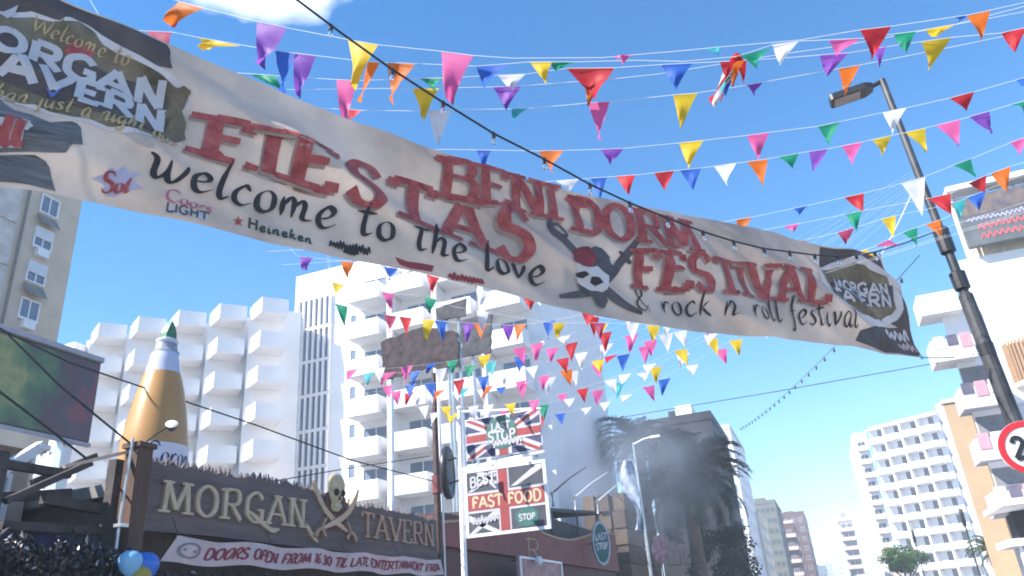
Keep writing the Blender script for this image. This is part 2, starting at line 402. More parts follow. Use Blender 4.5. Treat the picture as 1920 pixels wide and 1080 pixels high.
def block(name, label, cat, x0, x1, y0, y1, h, wall, win, floors, bx_front, bx_side, side=1, ww=1.3, wh=1.4, zstart=None, balc=False, group=None, parapet=.9, roofbox=True, wallm2=None, frm=None):
    """a building block with windows on its camera face and on its street face (side=+1 faces +X, -1 faces -X)"""
    t = thing(name, ((x0 + x1) / 2, (y0 + y1) / 2, 0), label, cat, group)
    MB().bx(x0, x1, y0, y1, 0, h).build('wall', wall, t)
    pr = MB()
    for q in ((x0 - .12, x1 + .12, y0 - .12, y0 + .15), (x0 - .12, x1 + .12, y1 - .15, y1 + .12), (x0 - .12, x0 + .15, y0 + .151, y1 - .151), (x1 - .15, x1 + .12, y0 + .151, y1 - .151)):
        pr.bx(*q, h + .003, h + parapet)
    pr.build('parapet', wallm2 or wall, t)
    if roofbox: MB().bx(x0 + (x1 - x0) * .3, x0 + (x1 - x0) * .65, y0 + (y1 - y0) * .3, y0 + (y1 - y0) * .6, h + .003, h + 2.6).build('roof_hut', wall, t)
    me = win_mesh(ww, wh, win, frm or M_['frame'])
    pitch = (h - 3.2) / floors; z0 = zstart or 3.6
    if bx_front: facade_windows(t, (x0 + .3, y0), (x1 - .3, y0), z0, floors, pitch, bx_front, me)
    if bx_side:
        if side > 0: facade_windows(t, (x1, y0 + .3), (x1, y1 - .3), z0, floors, pitch, bx_side, me)
        else: facade_windows(t, (x0, y1 - .3), (x0, y0 + .3), z0, floors, pitch, bx_side, me)
    if balc:
        bw = (x1 - x0) / max(1, bx_front) * .82 if bx_front else 2
        if balc == 'band':
            b = MB().bx(x0 - .3, x1 + .3, y0 - 1.2, y0 - .004, 0, 1.05).mesh('balcony', wallm2 or wall)
            for k in range(floors): inst(b, 'balcony', t, Matrix.Translation((0, 0, z0 + k * pitch - .85)))
        else:
            b = tray([(-bw / 2, 0), (-bw / 2, -1.2), (bw / 2, -1.2), (bw / 2, 0)], 0).mesh('balcony', wallm2 or wall)
            for k in range(floors):
                for j in range(bx_front): inst(b, 'balcony', t, Matrix.Translation((x0 + .3 + (x1 - x0 - .6) * (j + .5) / bx_front, y0 - .004, z0 + k * pitch - .75)))
    return t

# ------------------------------------------------------------------ white hotel with the saw-tooth balconies (left, behind the tavern)
hotel = thing('hotel', (-33, 50, 0), 'big white hotel with saw-tooth balconies rising behind the tavern sign', 'hotel')
e_, n_ = Vector((.66, .751, 0)), Vector((.751, -.66, 0))
S0 = Vector((-51.5, 42.4, 0)); ST = Vector((3.45, .58, 0)); H1 = 26.0
plan = [Vector((-51.5, 56, 0))]
for i in range(5): plan += [S0 + ST * i, S0 + ST * i + e_ * 3.9]
plan.append(Vector((-34.8, 56, 0)))
MB().prism(plan, (0, 0, H1)).build('saw_tooth_wing', M_['white'], hotel)
A = e_ * .15; B = A + Vector((.86, -.51, 0)) * 2.0; C_ = B + e_ * 2.0; D = C_ - n_ * ((B - A).dot(n_))
bal = tray([(A.x, A.y), (B.x, B.y), (C_.x, C_.y), (D.x, D.y)], 0, 1.22).mesh('balcony', M_['white'])
wallbit = MB().bx(-.9, .9, -.5, .5, 0, .55).mesh('chimney', M_['white'])
for i in range(5):
    for k in range(9):
        z = H1 - 1.1 - 2.75 * k
        p = S0 + ST * i + n_ * .004; inst(bal, 'balcony', hotel, Matrix.Translation((p.x, p.y, z)))
    q = S0 + ST * i + e_ * 1.2 - n_ * 1.4; inst(wallbit, 'chimney', hotel, Matrix.Translation((q.x, q.y, H1 + .003)))
# narrow stair column at the far left end, with rows of little square windows
MB().bx(-54.6, -52.6, 42.0, 48, 0, 25.2).build('stair_column', M_['white2'], hotel)
MB().bx(-52.58, -51.55, 43.0, 48, 0, 25.6).build('stair_recess', M_['lilac'], hotel)
me = win_mesh(.4, .4, M_['glass'], M_['frame'], 0, dep=.05)
for k in range(18):
    for x in (-54.1, -53.2): inst(me, 'window', hotel, face_M((x, 42.0, 2 + k * 1.28), (1, 0)))
# lift core with the tall louvred window strip
CH = 29.5
MB().bx(-36, -28.003, 48, 60, 0, CH).build('lift_core', M_['white'], hotel)
pane = MB().bx(-35.55, -32.55, 47.97, 47.996, 0, 2.5).mesh('pane', M_['glassb'])
fin = MB().bx(-.07, .07, 47.72, 47.965, 0, 2.5).mesh('louvre', M_['white2'])
band = MB().bx(-35.7, -32.4, 47.8, 47.994, 0, .24).mesh('floor_band', M_['white2'])
for k in range(9):
    z = 24.6 - 2.75 * k
    inst(pane, 'pane', hotel, Matrix.Translation((0, 0, z))); inst(band, 'floor_band', hotel, Matrix.Translation((0, 0, z - .245)))
    for j in range(7): inst(fin, 'louvre', hotel, Matrix.Translation((-35.5 + j * .5, 0, z)))
# right wing: sunlit front with box balconies and fins, plain shaded end wall towards the street
RH = 26.3
MB().bx(-28, -14, 44.5, 60, 0, RH).build('right_wing', M_['white'], hotel)
MB().bx(-14.9, -13.9, 44.2, 60.3, RH + .003, RH + .9).build('parapet', M_['white'], hotel)
bal2 = tray([(-1.35, 0), (-1.35, -1.7), (1.1, -1.7), (1.1, 0)], 0, 1.2).mesh('balcony', M_['white'])
door2 = win_mesh(2.0, 2.1, M_['glassb'], M_['frame'], 1)
finm = MB().bx(-.18, .18, 43.2, 44.495, 2, RH - .4).mesh('fin', M_['white'])
for j in range(4):
    x = -26.3 + 3.45 * j
    for k in range(9):
        z = 23.4 - 2.75 * k
        inst(bal2, 'balcony', hotel, Matrix.Translation((x, 44.495, z))); inst(door2, 'balcony_door', hotel, face_M((x, 44.5, z + .17), (1, 0)))
    if j < 3: inst(finm, 'fin', hotel, Matrix.Translation((x + 1.72, 0, 0)))
me = win_mesh(.8, 1.1, M_['glassb'], M_['frame'], 0)
for k in range(8): inst(me, 'window', hotel, face_M((-30.3, 48, 3.5 + k * 2.9), (1, 0)))

# ------------------------------------------------------------------ beige apartment tower (far left, behind the banner)
apt = thing('apartment_tower', (-37, 20, 0), 'tall beige apartment tower with one column of windows, at the left edge', 'building')
AX, AQ = -33.6, .7
MB().bx(-41, AX, 11, 25.8, 0, 26.5).build('wall', M_['beige'], apt)
for k in range(11): MB().bx(AX + .005, AX + .07, 12, 22.5, .8 + k * 2.3, .8 + k * 2.3 + 2.23).build('rough_panel', mat('roughcast', (.50, .47, .45), .95, .22, 1.6, .9, bscale=9), apt)
MB().tube([(AX + .1, 22.8, 0), (AX + .1, 22.8, 26.3)], .065).build('drain_pipe', M_['roof'], apt)
me = win_mesh(1.05, 1.05, M_['glassb'], M_['frame'], 1, dep=.1); bl = MB().prism([(-.5, .075, .5), (.5, .075, .5), (.5, .12, .5), (-.5, .12, .5)], (0, 0, .62)).mesh('roller_blind', M_['blind'])
ac = MB(); ac.prism([(-.32, .02, -.5), (.32, .02, -.5), (.32, .3, -.5), (-.32, .3, -.5)], (0, 0, .38)); ac.prism([(-.53, .0, -.07), (.53, .0, -.07), (.53, .14, -.07), (-.53, .14, -.07)], (0, 0, .06))
ac = ac.mesh('air_conditioner', M_['frame']); awn = MB().prism([(-.55, .02, -.08), (.55, .02, -.08), (.55, .42, -.7), (-.55, .42, -.7)], (0, .02, -.04)).mesh('drying_rack', M_['roof'])
for k in range(12):
    M0 = face_M((AX, 24.0, 3.4 + k * 1.93), (0, 1))
    inst(me, 'window', apt, M0)
    if k % 3 != 1: inst(bl, 'roller_blind', apt, M0)
    inst(ac if k % 2 else awn, 'air_conditioner' if k % 2 else 'drying_rack', apt, M0)

# ------------------------------------------------------------------ dark tower and the far row on the left side of the street
block('dark_tower', 'dark grey office tower behind the palm crown', 'building', -16, -8.6, 85, 100, 21.0, M_['slate'], mat('dull_dark_glass', (.02, .022, .026), .55, .3, 1), 6, 4, 5, frm=mat('dark_frame', (.03, .03, .033), .6))
MB().bx(-12.4, -10.6, 86, 89, 21.95, 23.2).build('plant_room', M_['white'], bpy.data.objects['dark_tower'])
block('white_tower', 'slim white tower just right of the palm crown', 'building', -15.2, -11.9, 148, 175, 33.0, M_['white'], M_['glassb'], 10, 2, 5, ww=1.0, wallm2=M_['lilac'])
block('balcony_block', 'narrow pale block with dark dotted balconies beside the palm', 'building', -16.5, -11.4, 172, 196, 19.5, M_['cream'], M_['glass'], 6, 3, 5, balc=True)
block('green_block', 'grey green apartment block in the far left row', 'building', -18, -9.8, 222, 250, 27.5, M_['green'], M_['glass'], 9, 6, 8, ww=.9, wh=1.2, frm=mat('bronze_frame', (.2, .19, .17), .6))
block('white_banded_block', 'pinkish block with white balcony bands, lowest in the far row', 'building', -16, -7.6, 262, 290, 25.5, M_['brick'], M_['glass'], 6, 3, 5, balc='band', wallm2=M_['pink'])
block('red_block', 'red brown tower block down the street', 'building', -15, -4.4, 302, 345, 32.0, M_['brick'], M_['glass'], 9, 4, 8)
block('brown_block', 'brown block next after the red brown tower', 'building', -15, -5.5, 392, 440, 27.0, mat('brown_facade', (.12, .09, .08), .85, .2, .8), M_['glass'], 8, 4, 8)
block('far_left_block', 'small grey block closing the far left row', 'building', -14, -2.0, 560, 620, 24, mat('grey_facade', (.2, .19, .2), .8, .2, 1), M_['glass'], 7, 5, 6, ww=1.6)
block('far_tower', 'tiny pale tower at the end of the street', 'building', -3, 3.0, 800, 815, 36, M_['lilac'], M_['glassb'], 10, 3, 3)
block('far_tower', 'tiny white tower just right of the street end', 'building', 6.5, 12, 700, 715, 36, M_['white2'], M_['glassb'], 10, 3, 3)

# ------------------------------------------------------------------ right side of the street
rh = thing('hotel', (20, 160, 0), 'white hotel with a grid of balconies on the right side of the street', 'hotel')
PL, PR = Vector((12.2, 157, 0)), Vector((23, 150, 0)); dR = (PR - PL).normalized(); nR = Vector((dR.y, -dR.x, 0)); LR = (PR - PL).length
def rp(u, o, z): p = PL + dR * u + nR * o; return Vector((p.x, p.y, z))
MB().prism([rp(0, 0, 0), rp(LR, 0, 0), rp(LR, -16, 0), rp(0, -16, 0)], (0, 0, 31.2)).build('wall', M_['white'], rh)
MB().prism([rp(LR + .003, -.4, 0), rp(LR + 4.2, -.4, 0), rp(LR + 4.2, -14, 0), rp(LR + .003, -14, 0)], (0, 0, 32.4)).build('end_bay', M_['lilac'], rh)  # shade of this bay is put into its pale grey colour
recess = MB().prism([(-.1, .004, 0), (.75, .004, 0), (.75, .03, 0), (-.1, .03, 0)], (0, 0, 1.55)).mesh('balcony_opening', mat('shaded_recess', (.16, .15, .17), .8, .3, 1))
floor_ = MB().prism([(-1.6, .005, 1.66), (1.6, .005, 1.66), (1.6, 1.5, 1.66), (-1.6, 1.5, 1.66)], (0, 0, .2)).mesh('floor_slab', M_['white'])
bp_ = MB(); bp_.prism([(-1.45, 1.2, -.95), (1.45, 1.2, -.95), (1.2, 1.75, -.95), (-1.2, 1.75, -.95)], (0, 0, 1.0)); bp_ = bp_.mesh('balcony', M_['white'])
fn = MB().prism([(-.14, .005, -1.2), (.14, .005, -1.2), (.14, 1.35, -1.2), (-.14, 1.35, -1.2)], (0, 0, 2.85)).mesh('divider', M_['white'])
for k in range(10):
    for j in range(4):
        M0 = face_M(rp(1.6 + j * 3.2, 0, 4 + k * 2.75), dR)
        inst(recess, 'balcony_opening', rh, M0); inst(bp_, 'balcony', rh, M0); inst(floor_, 'floor_slab', rh, M0)
        if j < 3: inst(fn, 'divider', rh, face_M(rp(3.2 + j * 3.2, 0, 4 + k * 2.75), dR))
block('pink_tower', 'narrow white tower with brown recesses beside the right hotel', 'building', 10.9, 13.6, 186, 215, 35.0, M_['white2'], M_['glass'], 11, 1, 6, side=-1, ww=1.6, balc=True, wallm2=M_['pink'])
block('striped_tower', 'small dark banded tower near the street end on the right', 'building', 5.6, 9.4, 262, 275, 24.5, mat('grey_band_facade', (.3, .27, .3), .8, .2, 1), M_['glass'], 8, 2, 2, side=-1, wallm2=M_['pink'], balc='band')

r2 = thing('apartment_building', (13, 50, 0), 'tall white apartment building with corner balconies at the right edge', 'building')
MB().prism([(8.5, 45, 0), (22, 45, 0), (22, 60, 0), (15.5, 60, 0)], (0, 0, 15.9)).build('wall', M_['white'], r2)
MB().prism([(10.25, 44.9, 3), (15, 44.9, 3), (15, 44.99, 3), (10.25, 44.99, 3)], (0, 0, 7.2)).build('render_panel', M_['lilac'], r2)
MB().prism([(10.2, 45.2, 15.9), (22, 45.2, 15.9), (22, 58, 15.9), (16, 58, 15.9)], (0, 0, 2.6)).build('top_storey', M_['white'], r2)
MB().prism([(10.75, 45.6, 18.503), (22, 45.6, 18.503), (22, 56, 18.503), (15.6, 56, 18.503)], (0, 0, 3.8)).build('roof_tower', M_['cream'], r2)
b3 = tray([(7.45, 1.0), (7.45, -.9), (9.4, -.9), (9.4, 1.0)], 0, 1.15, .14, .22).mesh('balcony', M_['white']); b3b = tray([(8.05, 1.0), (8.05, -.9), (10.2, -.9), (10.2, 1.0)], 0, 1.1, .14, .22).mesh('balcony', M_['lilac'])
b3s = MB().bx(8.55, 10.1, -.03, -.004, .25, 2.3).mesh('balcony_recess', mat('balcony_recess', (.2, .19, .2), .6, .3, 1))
for k in range(5):
    z = 16.0 - 2.62 * k - .6
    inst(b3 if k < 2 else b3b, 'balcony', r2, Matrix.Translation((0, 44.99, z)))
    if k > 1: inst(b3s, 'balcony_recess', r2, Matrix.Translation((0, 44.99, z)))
me = win_mesh(1.3, 1.3, M_['glassb'], M_['frame'], 1)
for k in range(4): inst(me, 'window', r2, face_M((16.5, 45, 3.5 + k * 2.8), (1, 0)))
tow = [mat('pink_towel', (.6, .25, .3), .9, .2, 3), mat('white_towel', (.7, .68, .7), .9, .1, 3), mat('dark_towel', (.1, .09, .13), .9, .3, 3)]
for k in range(1, 5):
    for j in range(3):
        x = (7.6 if k < 2 else 8.2) + j * .62; MB().bx(x, x + .5, 44.05, 44.085, 15.4 - 2.62 * k + .55 + .1 * ((j * 7 + k) % 3), 15.4 - 2.62 * k + 1.32).build('towel', tow[(j + k) % 3], r2)
sl = thing('slatted_balcony', (11.8, 44, 11.2), 'rounded balcony screen of brown vertical slats at the right edge', 'balcony')
MB().prism([(10.75 + 1.5 * (1 - math.cos(a * math.pi / 16)) * .6, 44.98 - 1.2 * math.sin(a * math.pi / 16), 11.0) for a in range(0, 9)] + [(13.9, 43.78, 11.0), (13.9, 44.98, 11.0)], (0, 0, .2)).build('slab', M_['cream'], sl)
msl = MB().bx(-.045, .045, -.02, .02, 0, 2.1).mesh('slat', mat('brown_slat', (.36, .22, .13), .6, .15, 5))
for a in range(0, 9):
    inst(msl, 'slat', sl, Matrix.Translation((10.80 + 1.5 * (1 - math.cos(a * math.pi / 16)) * .6, 44.93 - 1.15 * math.sin(a * math.pi / 16), 11.203)))
for a in range(1, 14): inst(msl, 'slat', sl, Matrix.Translation((11.65 + a * .17, 43.83, 11.203)))
MB().prism([(10.9 + 1.5 * (1 - math.cos(a * math.pi / 16)) * .6, 44.97 - 1.0 * math.sin(a * math.pi / 16), 11.21) for a in range(0, 9)] + [(13.85, 43.95, 11.21), (13.85, 44.97, 11.21)], (0, 0, 2.0)).build('back_panel', M_['tan'], sl)
tb = thing('tan_building', (8.3, 52, 0), 'tan rendered wall standing behind the corner balconies', 'building')
MB().prism([(7.95, 49, 0), (9.2, 49, 0), (12.5, 58, 0), (11.5, 58, 0)], (0, 0, 11.6)).build('wall', M_['tan'], tb)
MB().bx(7.9, 9.2, 48.9, 49.6, 11.603, 11.8).build('coping', M_['white2'], tb)
# rooftop billboard
rb = thing('roof_billboard', (12.5, 45, 18.5), 'dark rooftop billboard with purple and red lettering on the white building', 'billboard')
Sb = plane((10.8, 44.5, 18.95), (1, 0, 0), (0, 0, 1))
MB().bx(10.8, 16.5, 44.51, 44.9, 18.9, 21.9).build('panel', mat('billboard_grey', (.11, .12, .13), .5, .25, 1.2), rb)
m = MB(); fill(m, Sb, [(.0, 1.75), (5.6, 1.75), (5.6, 2.9), (.0, 2.9)], .006, 1, 2); m.build('picture', mat('billboard_picture', (.13, .11, .2), .5, .5, 1.5, col2=(.22, .17, .12)), rb)
MB().bx(10.55, 17, 44.2, 45.3, 22.32, 22.62).build('canopy', M_['white'], rb)
m = MB()
for x in (11, 12.5, 14, 15.5): m.tube([(x, 45.2, 18.5), (x, 45.2, 22.31)], .06, 6)
m.build('supports', M_['steel'], rb)
# shop canopy at street level, right edge
sc_ = thing('shop_canopy', (9.4, 43, 0), 'white shop canopy with dark windows at the lower right edge', 'canopy')
MB().prism([(7.6, 40, 5.0), (7.6, 45, 5.0), (7.6, 45, 5.25), (7.6, 40, 5.25)], (9, 0, .2)).build('roof_slab', M_['white'], sc_)
MB().prism([(7.7, 41.5, 3.4), (16, 41.5, 3.4), (16, 44.9, 3.4), (7.7, 44.9, 3.4)], (0, 0, .3)).build('lower_slab', M_['white2'], sc_)
MB().bx(8.4, 16, 42.5, 44.9, 0, 3.39).build('shop_front', M_['glass'], sc_)
MB().bx(8.5, 16, 43.5, 44.92, 3.72, 4.98).build('upper_front', M_['slate'], sc_)
m = MB()
for x in (8.1, 11.5, 15.5): m.tube([(x, 41.8, 0), (x, 41.8, 3.395)], .09)
m.build('columns', M_['wsteel'], sc_)
# ================================================================== tavern front (left side of the street, wall plane X = -10)
brown = mat('sign_brown', (.13, .10, .10), .8, .3, 2.2, .5, stretch=(1, .25, 3), bscale=14)
oak = mat('dark_oak', (.085, .045, .03), .7, .3, 3, .3, stretch=(6, 6, .6))
gold = mat('pale_gold_paint', (.46, .36, .24), .5, .2, 5, spec=.5)
bone = mat('bone_paint', (.50, .40, .24), .6, .25, 6)
bronze = mat('bronze_paint', (.33, .20, .13), .5, .3, 6, spec=.5)
Sm = plane((-9.9, 0, 0), (0, 1, 0), (0, 0, 1))
def pm(px, py, X=-9.9): p = at(px, py, X=X); return (p.y, p.z)
tav = thing('tavern_building', (-14, 14.8, 0), 'low dark tavern building behind the hanging banner', 'building')
MB().bx(-18, -10.6, 9.6, 20.3, 0, 4.0).build('wall', mat('tavern_wall', (.10, .075, .06), .85, .3, 2, .3), tav)
MB().bx(-18.2, -10.4, 9.4, 20.4, 4.003, 4.2).build('roof', M_['roof'], tav)
for k in range(4): inst(win_mesh(1.6, 1.9, M_['glass'], oak, 2), 'window', tav, face_M((-10.6, 11 + k * 2.6, .9), (0, 1)))
sign = thing('fascia_sign', (-10, 14.9, 3.3), 'long brown tavern sign with gold letters MORGAN TAVERN and a skull', 'sign')
top = [pm(x, y) for x, y in ((268, 862), (330, 868), (400, 885), (470, 893), (540, 903), (600, 925), (670, 945), (740, 958), (818, 975))]
rt = []
for a, b in zip(top, top[1:]):
    for j in range(9): t = j / 9; rt.append((a[0] + (b[0] - a[0]) * t, a[1] + (b[1] - a[1]) * t + random.uniform(-.07, .03)))
bot = [pm(822, 1052), pm(700, 1040), pm(520, 1020), pm(400, 1005), pm(272, 995)]
MB().prism([(-10.05, y, z) for y, z in rt + [top[-1]] + bot], (.14, 0, 0)).build('board', brown, sign)
thm = MB()
for y, z in rt:
    for j in range(5):
        dy = random.uniform(-.12, .12); l = random.uniform(.05, .13); thm.prism([(-10.06 + j * .03, y + dy, z - .06), (-10.06 + j * .03, y + dy + .06, z - .06), (-10.06 + j * .03, y + dy + .03 + random.uniform(-.04, .04), z + l)], (.02, 0, 0))
tag(thm.build('ragged_fringe', brown, sign), kind='stuff')
m = MB(); a, b = pm(299, 957), pm(572, 992); Sg = plane((-9.91, 0, 0), (0, 1, 0), (0, 0, 1))
text(m, Sg, 'MORGAN', (a[0], a[1] - .02), (b[0] - .05, b[1] + .02), .50, .19, 'serif', .16, depth=.05, h1=.56); 
for P in ([(12.02, 3.98), (12.35, 3.84), (12.75, 3.68), (13.0, 3.72)], [(13.85, 3.9), (14.05, 3.72), (14.3, 3.55)]): ribbon(m, Sg, dens(crom(P), .2), lambda a, b: .09, .004, .05, .8)
m.build('lettering', gold, sign)['label'] = 'raised pale gold letters MORGAN'
m = MB(); a, b = pm(676, 1006), pm(812, 1030)
text(m, Sg, 'TAVERN', a, (b[0], b[1] + .08), .55, .17, 'serif', .14, depth=.05); m.build('lettering', bronze, sign)['label'] = 'raised bronze letters TAVERN'
# skull over two crossed cutlasses, carved in relief
sk = Vector((-9.86, 14.92, 4.64)); m = MB(); R_, N = [], 14
prof = [(-.40, .10, .10), (-.34, .17, .13), (-.26, .18, .15), (-.20, .16, .16), (-.12, .22, .19), (-.02, .27, .22), (.1, .31, .25), (.22, .32, .26), (.32, .27, .22), (.40, .17, .14), (.44, .03, .03)]
for h, w, d in prof: R_.append([sk + Vector((d * math.cos(a) * .5, w * math.sin(a), h)) for a in [(-math.pi / 2) + math.pi * j / N for j in range(N + 1)]])
skull = m.grid(R_).build('skull', bone, sign, True)
dk = mat('socket_dark', (.03, .02, .018), .9, .2)
for s in (-1, 1): MB().lathe((-9.765, 14.92 + s * .12, 4.64), [(.0, .06), (.05, .055), (.075, .03), (.08, 0)], 12, (1, 0, 0)).build('eye_socket', dk, skull, True)
MB().prism([(-9.765, 14.89, 4.48), (-9.765, 14.95, 4.48), (-9.765, 14.92, 4.58)], (.03, 0, 0)).build('nose_hole', dk, skull)
m = MB()
for j in range(7): m.bx(-9.80, -9.775, 14.92 - .12 + j * .037, 14.92 - .12 + j * .037 + .026, 4.32, 4.40)
tag(m.build('teeth', mat('tooth', (.55, .48, .35), .5), skull), kind='stuff')
MB().prism([(-9.895, y, z) for y, z in ((14.58, 4.1), (14.78, 3.85), (15.13, 3.85), (15.38, 4.1), (15.33, 4.6), (14.95, 4.75), (14.55, 4.6))], (.01, 0, 0)).build('skull_backing', mat('dark_red_backing', (.10, .04, .035), .8), sign)
for s in (-1, 1):
    m = MB(); c = [(14.95 + s * .84, 4.82), (14.95 + s * .7, 4.55), (14.95 + s * .42, 4.26), (14.95 + s * .05, 4.06), (14.95 - s * .5, 3.86)]
    Q = dens(crom(c), .1); L = len(Q)
    ribbon(m, Sg, Q, lambda a, b: .13, .01 + .02 * (s + 1), .04, .5); cut = m.build('cutlass', mat('blade', (.42, .32, .22), .4, .2, 5, metal=.3), sign)
    g = MB(); e = (14.95 - s * .52, 3.85); ribbon(g, Sg, dens(crom([(e[0] + s * .12, e[1] + .22), (e[0] - s * .02, e[1] + .03), (e[0] + s * .1, e[1] - .16)]), .05), lambda a, b: .07, .03, .06)
    ribbon(g, Sg, dens(crom([(e[0], e[1]), (e[0] - s * .16, e[1] - .04), (e[0] - s * .24, e[1] - .14)]), .05), lambda a, b: .08, .03, .07)
    g.lathe((-9.84, e[0] - s * .25, e[1] - .15), [(0, .06), (.05, .04), (.065, 0), (.05, -.04)], 10, (1, 0, 0)); g.build('hilt', bronze, cut)
# posts carrying the sign
pt = thing('timber_post', (-9.75, 9.28, 0), 'dark brown timber post at the left end of the tavern sign', 'post')
MB().bx(-9.9, -9.62, 9.1, 9.38, 0, 4.62).build('shaft', oak, pt)
MB().bx(-9.94, -9.58, 9.06, 9.42, 4.621, 4.7).build('cap', oak, pt)
cp = thing('lit_edge_tube', (-9.7, 8.98, 0), 'thin pale tube added for the lit edge of the brown timber post', 'lit edge')  # pale tube added to stand for the post's lit edge
MB().tube([(-9.7, 8.98, 0), (-9.7, 8.98, 3.2), (-9.72, 9.0, 3.6), (-9.7, 9.03, 4.75)], .022, 8).build('tube', M_['steel'], cp)
for z in (1.2, 2.6, 3.4): MB().bx(-9.76, -9.63, 8.93, 9.095, z, z + .05).build('clip', M_['steel'], cp)
dp = thing('dark_mast', (-10, 20.25, 0), 'tall dark mast at the right end of the tavern sign', 'mast')
MB().tube([(-9.98, 20.25, 0), (-9.98, 20.25, 4.5), (-9.98, 20.25, 8.9)], [.11, .11, .07], 10).build('shaft', mat('rusty_dark_steel', (.07, .04, .035), .6, .4, 6), dp)
MB().tube([(-9.84, 20.3, .1), (-9.84, 20.3, 8.6)], .03, 6).build('conduit', M_['wsteel'], dp)
m = MB(); m.lathe((-9.98, 20.25, 5.3), [(.112, 0), (.15, 0), (.15, .5), (.112, .5)], 10); m.build('collar', mat('red_collar', (.18, .05, .05), .6), dp)
# hanging cloth banner under the sign
hb = thing('hanging_banner', (-9.7, 15, 2.8), 'faded pink hanging banner reading DOORS OPEN, under the tavern sign', 'banner')
tl, tr, br, bl_ = pm(332, 1004, -9.7), pm(830, 1049, -9.7), pm(830, 1078, -9.7), pm(300, 1052, -9.7)
def Sh(u, v, k=0):     # u 0..1 along, v 0..1 up
    y0, z0 = bl_[0] + (br[0] - bl_[0]) * u, bl_[1] + (br[1] - bl_[1]) * u; y1, z1 = tl[0] + (tr[0] - tl[0]) * u, tl[1] + (tr[1] - tl[1]) * u
    sag = -.05 * math.sin(u * math.pi * 5) ** 2
    return Vector((-9.7 + .035 * math.sin(u * 34 + v * 2.5) + .02 * math.sin(u * 71 - v * 3) + k * 3, y0 + (y1 - y0) * v, z0 + (z1 - z0) * v + sag))
MB().grid([[Sh(i / 120, j / 8) for i in range(121)] for j in range(9)]).build('cloth', mat('faded_pink_cloth', (.62, .49, .49), .9, .1, 3, trans=.15), hb, True)
m = MB()
def S2(u, v, k=0): return Sh(u, v, k)
def ribbon2(s, u0, u1): 
    h = .46; tot = sum(G[c][0] + .12 for c in s)
    cur = 0
    for c in s:
        if c != ' ':
            for sm, P in G[c][1]:
                Q = crom(P) if sm else dens(P, .3)
                pts = [(u0 + (u1 - u0) * (cur + x) / tot, .27 + h * y) for x, y in Q]; n = len(pts)
                wu = (u1 - u0) / tot * .27; wv = h * .16
                L, R2 = [], []
                for i, p in enumerate(pts):
                    a, b = pts[max(i - 1, 0)], pts[min(i + 1, n - 1)]; dx, dy = (b[0] - a[0]) / wu, (b[1] - a[1]) / wv; l = math.hypot(dx, dy) or 1; dx /= l; dy /= l
                    L.append((p[0] - dy * wu / 2, p[1] + dx * wv / 2)); R2.append((p[0] + dy * wu / 2, p[1] - dx * wv / 2))
                OFFK[0] = (OFFK[0] + 1) % 7; k = .003 + OFFK[0] * .0002
                m.grid([[S2(*q, k) for q in L], [S2(*q, k) for q in R2]])
        cur += G[c][0] + .12
ribbon2('DOORS OPEN FROM 16:30 TIL LATE ENTERTAINMENT FROM', .09, .985)
m.build('lettering', mat('maroon_print', (.22, .035, .06), .8, .2), hb)['label'] = 'maroon lettering DOORS OPEN FROM 16:30'
m = MB(); Q = [(.045 + .03 * math.cos(a / 12 * math.pi), .5 + .32 * math.sin(a / 12 * math.pi)) for a in range(25)]
m.grid([[S2(*q, .003) for q in Q], [S2(.045 + (q[0] - .045) * .75, .5 + (q[1] - .5) * .75, .003) for q in Q]]); m.grid([[S2(.028, .55, .0035), S2(.062, .55, .0035)], [S2(.028, .45, .0035), S2(.062, .45, .0035)]])
m.build('oval_logo', mat('grey_print', (.2, .17, .2), .8), hb)
for u in (0.0, .25, .5, .75, 1.0):
    p = Sh(u, 1); MB().tube([p, p + Vector((-.15, 0, .3))], .008, 5).build('tie', M_['cable'], hb)
# glossy dark garland below the banner and along the terrace
def leafmass(mb, c, r, n, sz, seed):
    rd = random.Random(seed)
    for _ in range(n):
        d = Vector((rd.gauss(0, 1), rd.gauss(0, 1), rd.gauss(0, 1))).normalized() * rd.random() ** .4
        p = Vector(c) + Vector((d.x * r[0], d.y * r[1], d.z * r[2])); a = Vector((rd.gauss(0, 1), rd.gauss(0, 1), rd.gauss(0, 1))).normalized(); b = a.orthogonal().normalized(); s = sz * rd.uniform(.6, 1.4)
        q = a.cross(b) * .25
        mb.face([p - a * s, p - b * s * .45 + q * s, p + a * s, p + b * s * .45 + q * s])
    return mb
garm = mat('dark_glossy_leaf', (.016, .018, .024), .38, .5, 8, spec=.5)
pale = mat('pale_glossy_glint', (.4, .4, .45), .25, .2, 8, spec=.8)  # pale leaves among the dark ones; glints put into their colour
def garland(name, label, spans, n, seed):
    t = thing(name, spans[0], label, 'garland'); m = MB(); m2 = MB()
    for i, c in enumerate(spans): leafmass(m, c, (.3, .36, .42), n, .06, seed + i); leafmass(m2, c, (.33, .38, .44), n // 18, .045, seed + 50 + i)
    tag(m.build('leaves', garm, t), kind='stuff'); tag(m2.build('tinsel_glint_leaves', pale, t), kind='stuff')
    MB().tube([Vector(c) for c in spans], .03, 6).build('stem', garm, t)
garland('leaf_garland', 'dark glossy leaf garland hanging below the pink banner', [(-9.95, 10.2 + i * .5, 2.45) for i in range(20)], 260, 11)
garland('leaf_garland', 'dark glossy leafy hedge along the terrace, bottom left corner', [(-9.6, 5.7 + i * .42, 2.75 + .12 * math.sin(i * 2.3)) for i in range(9)], 420, 90)
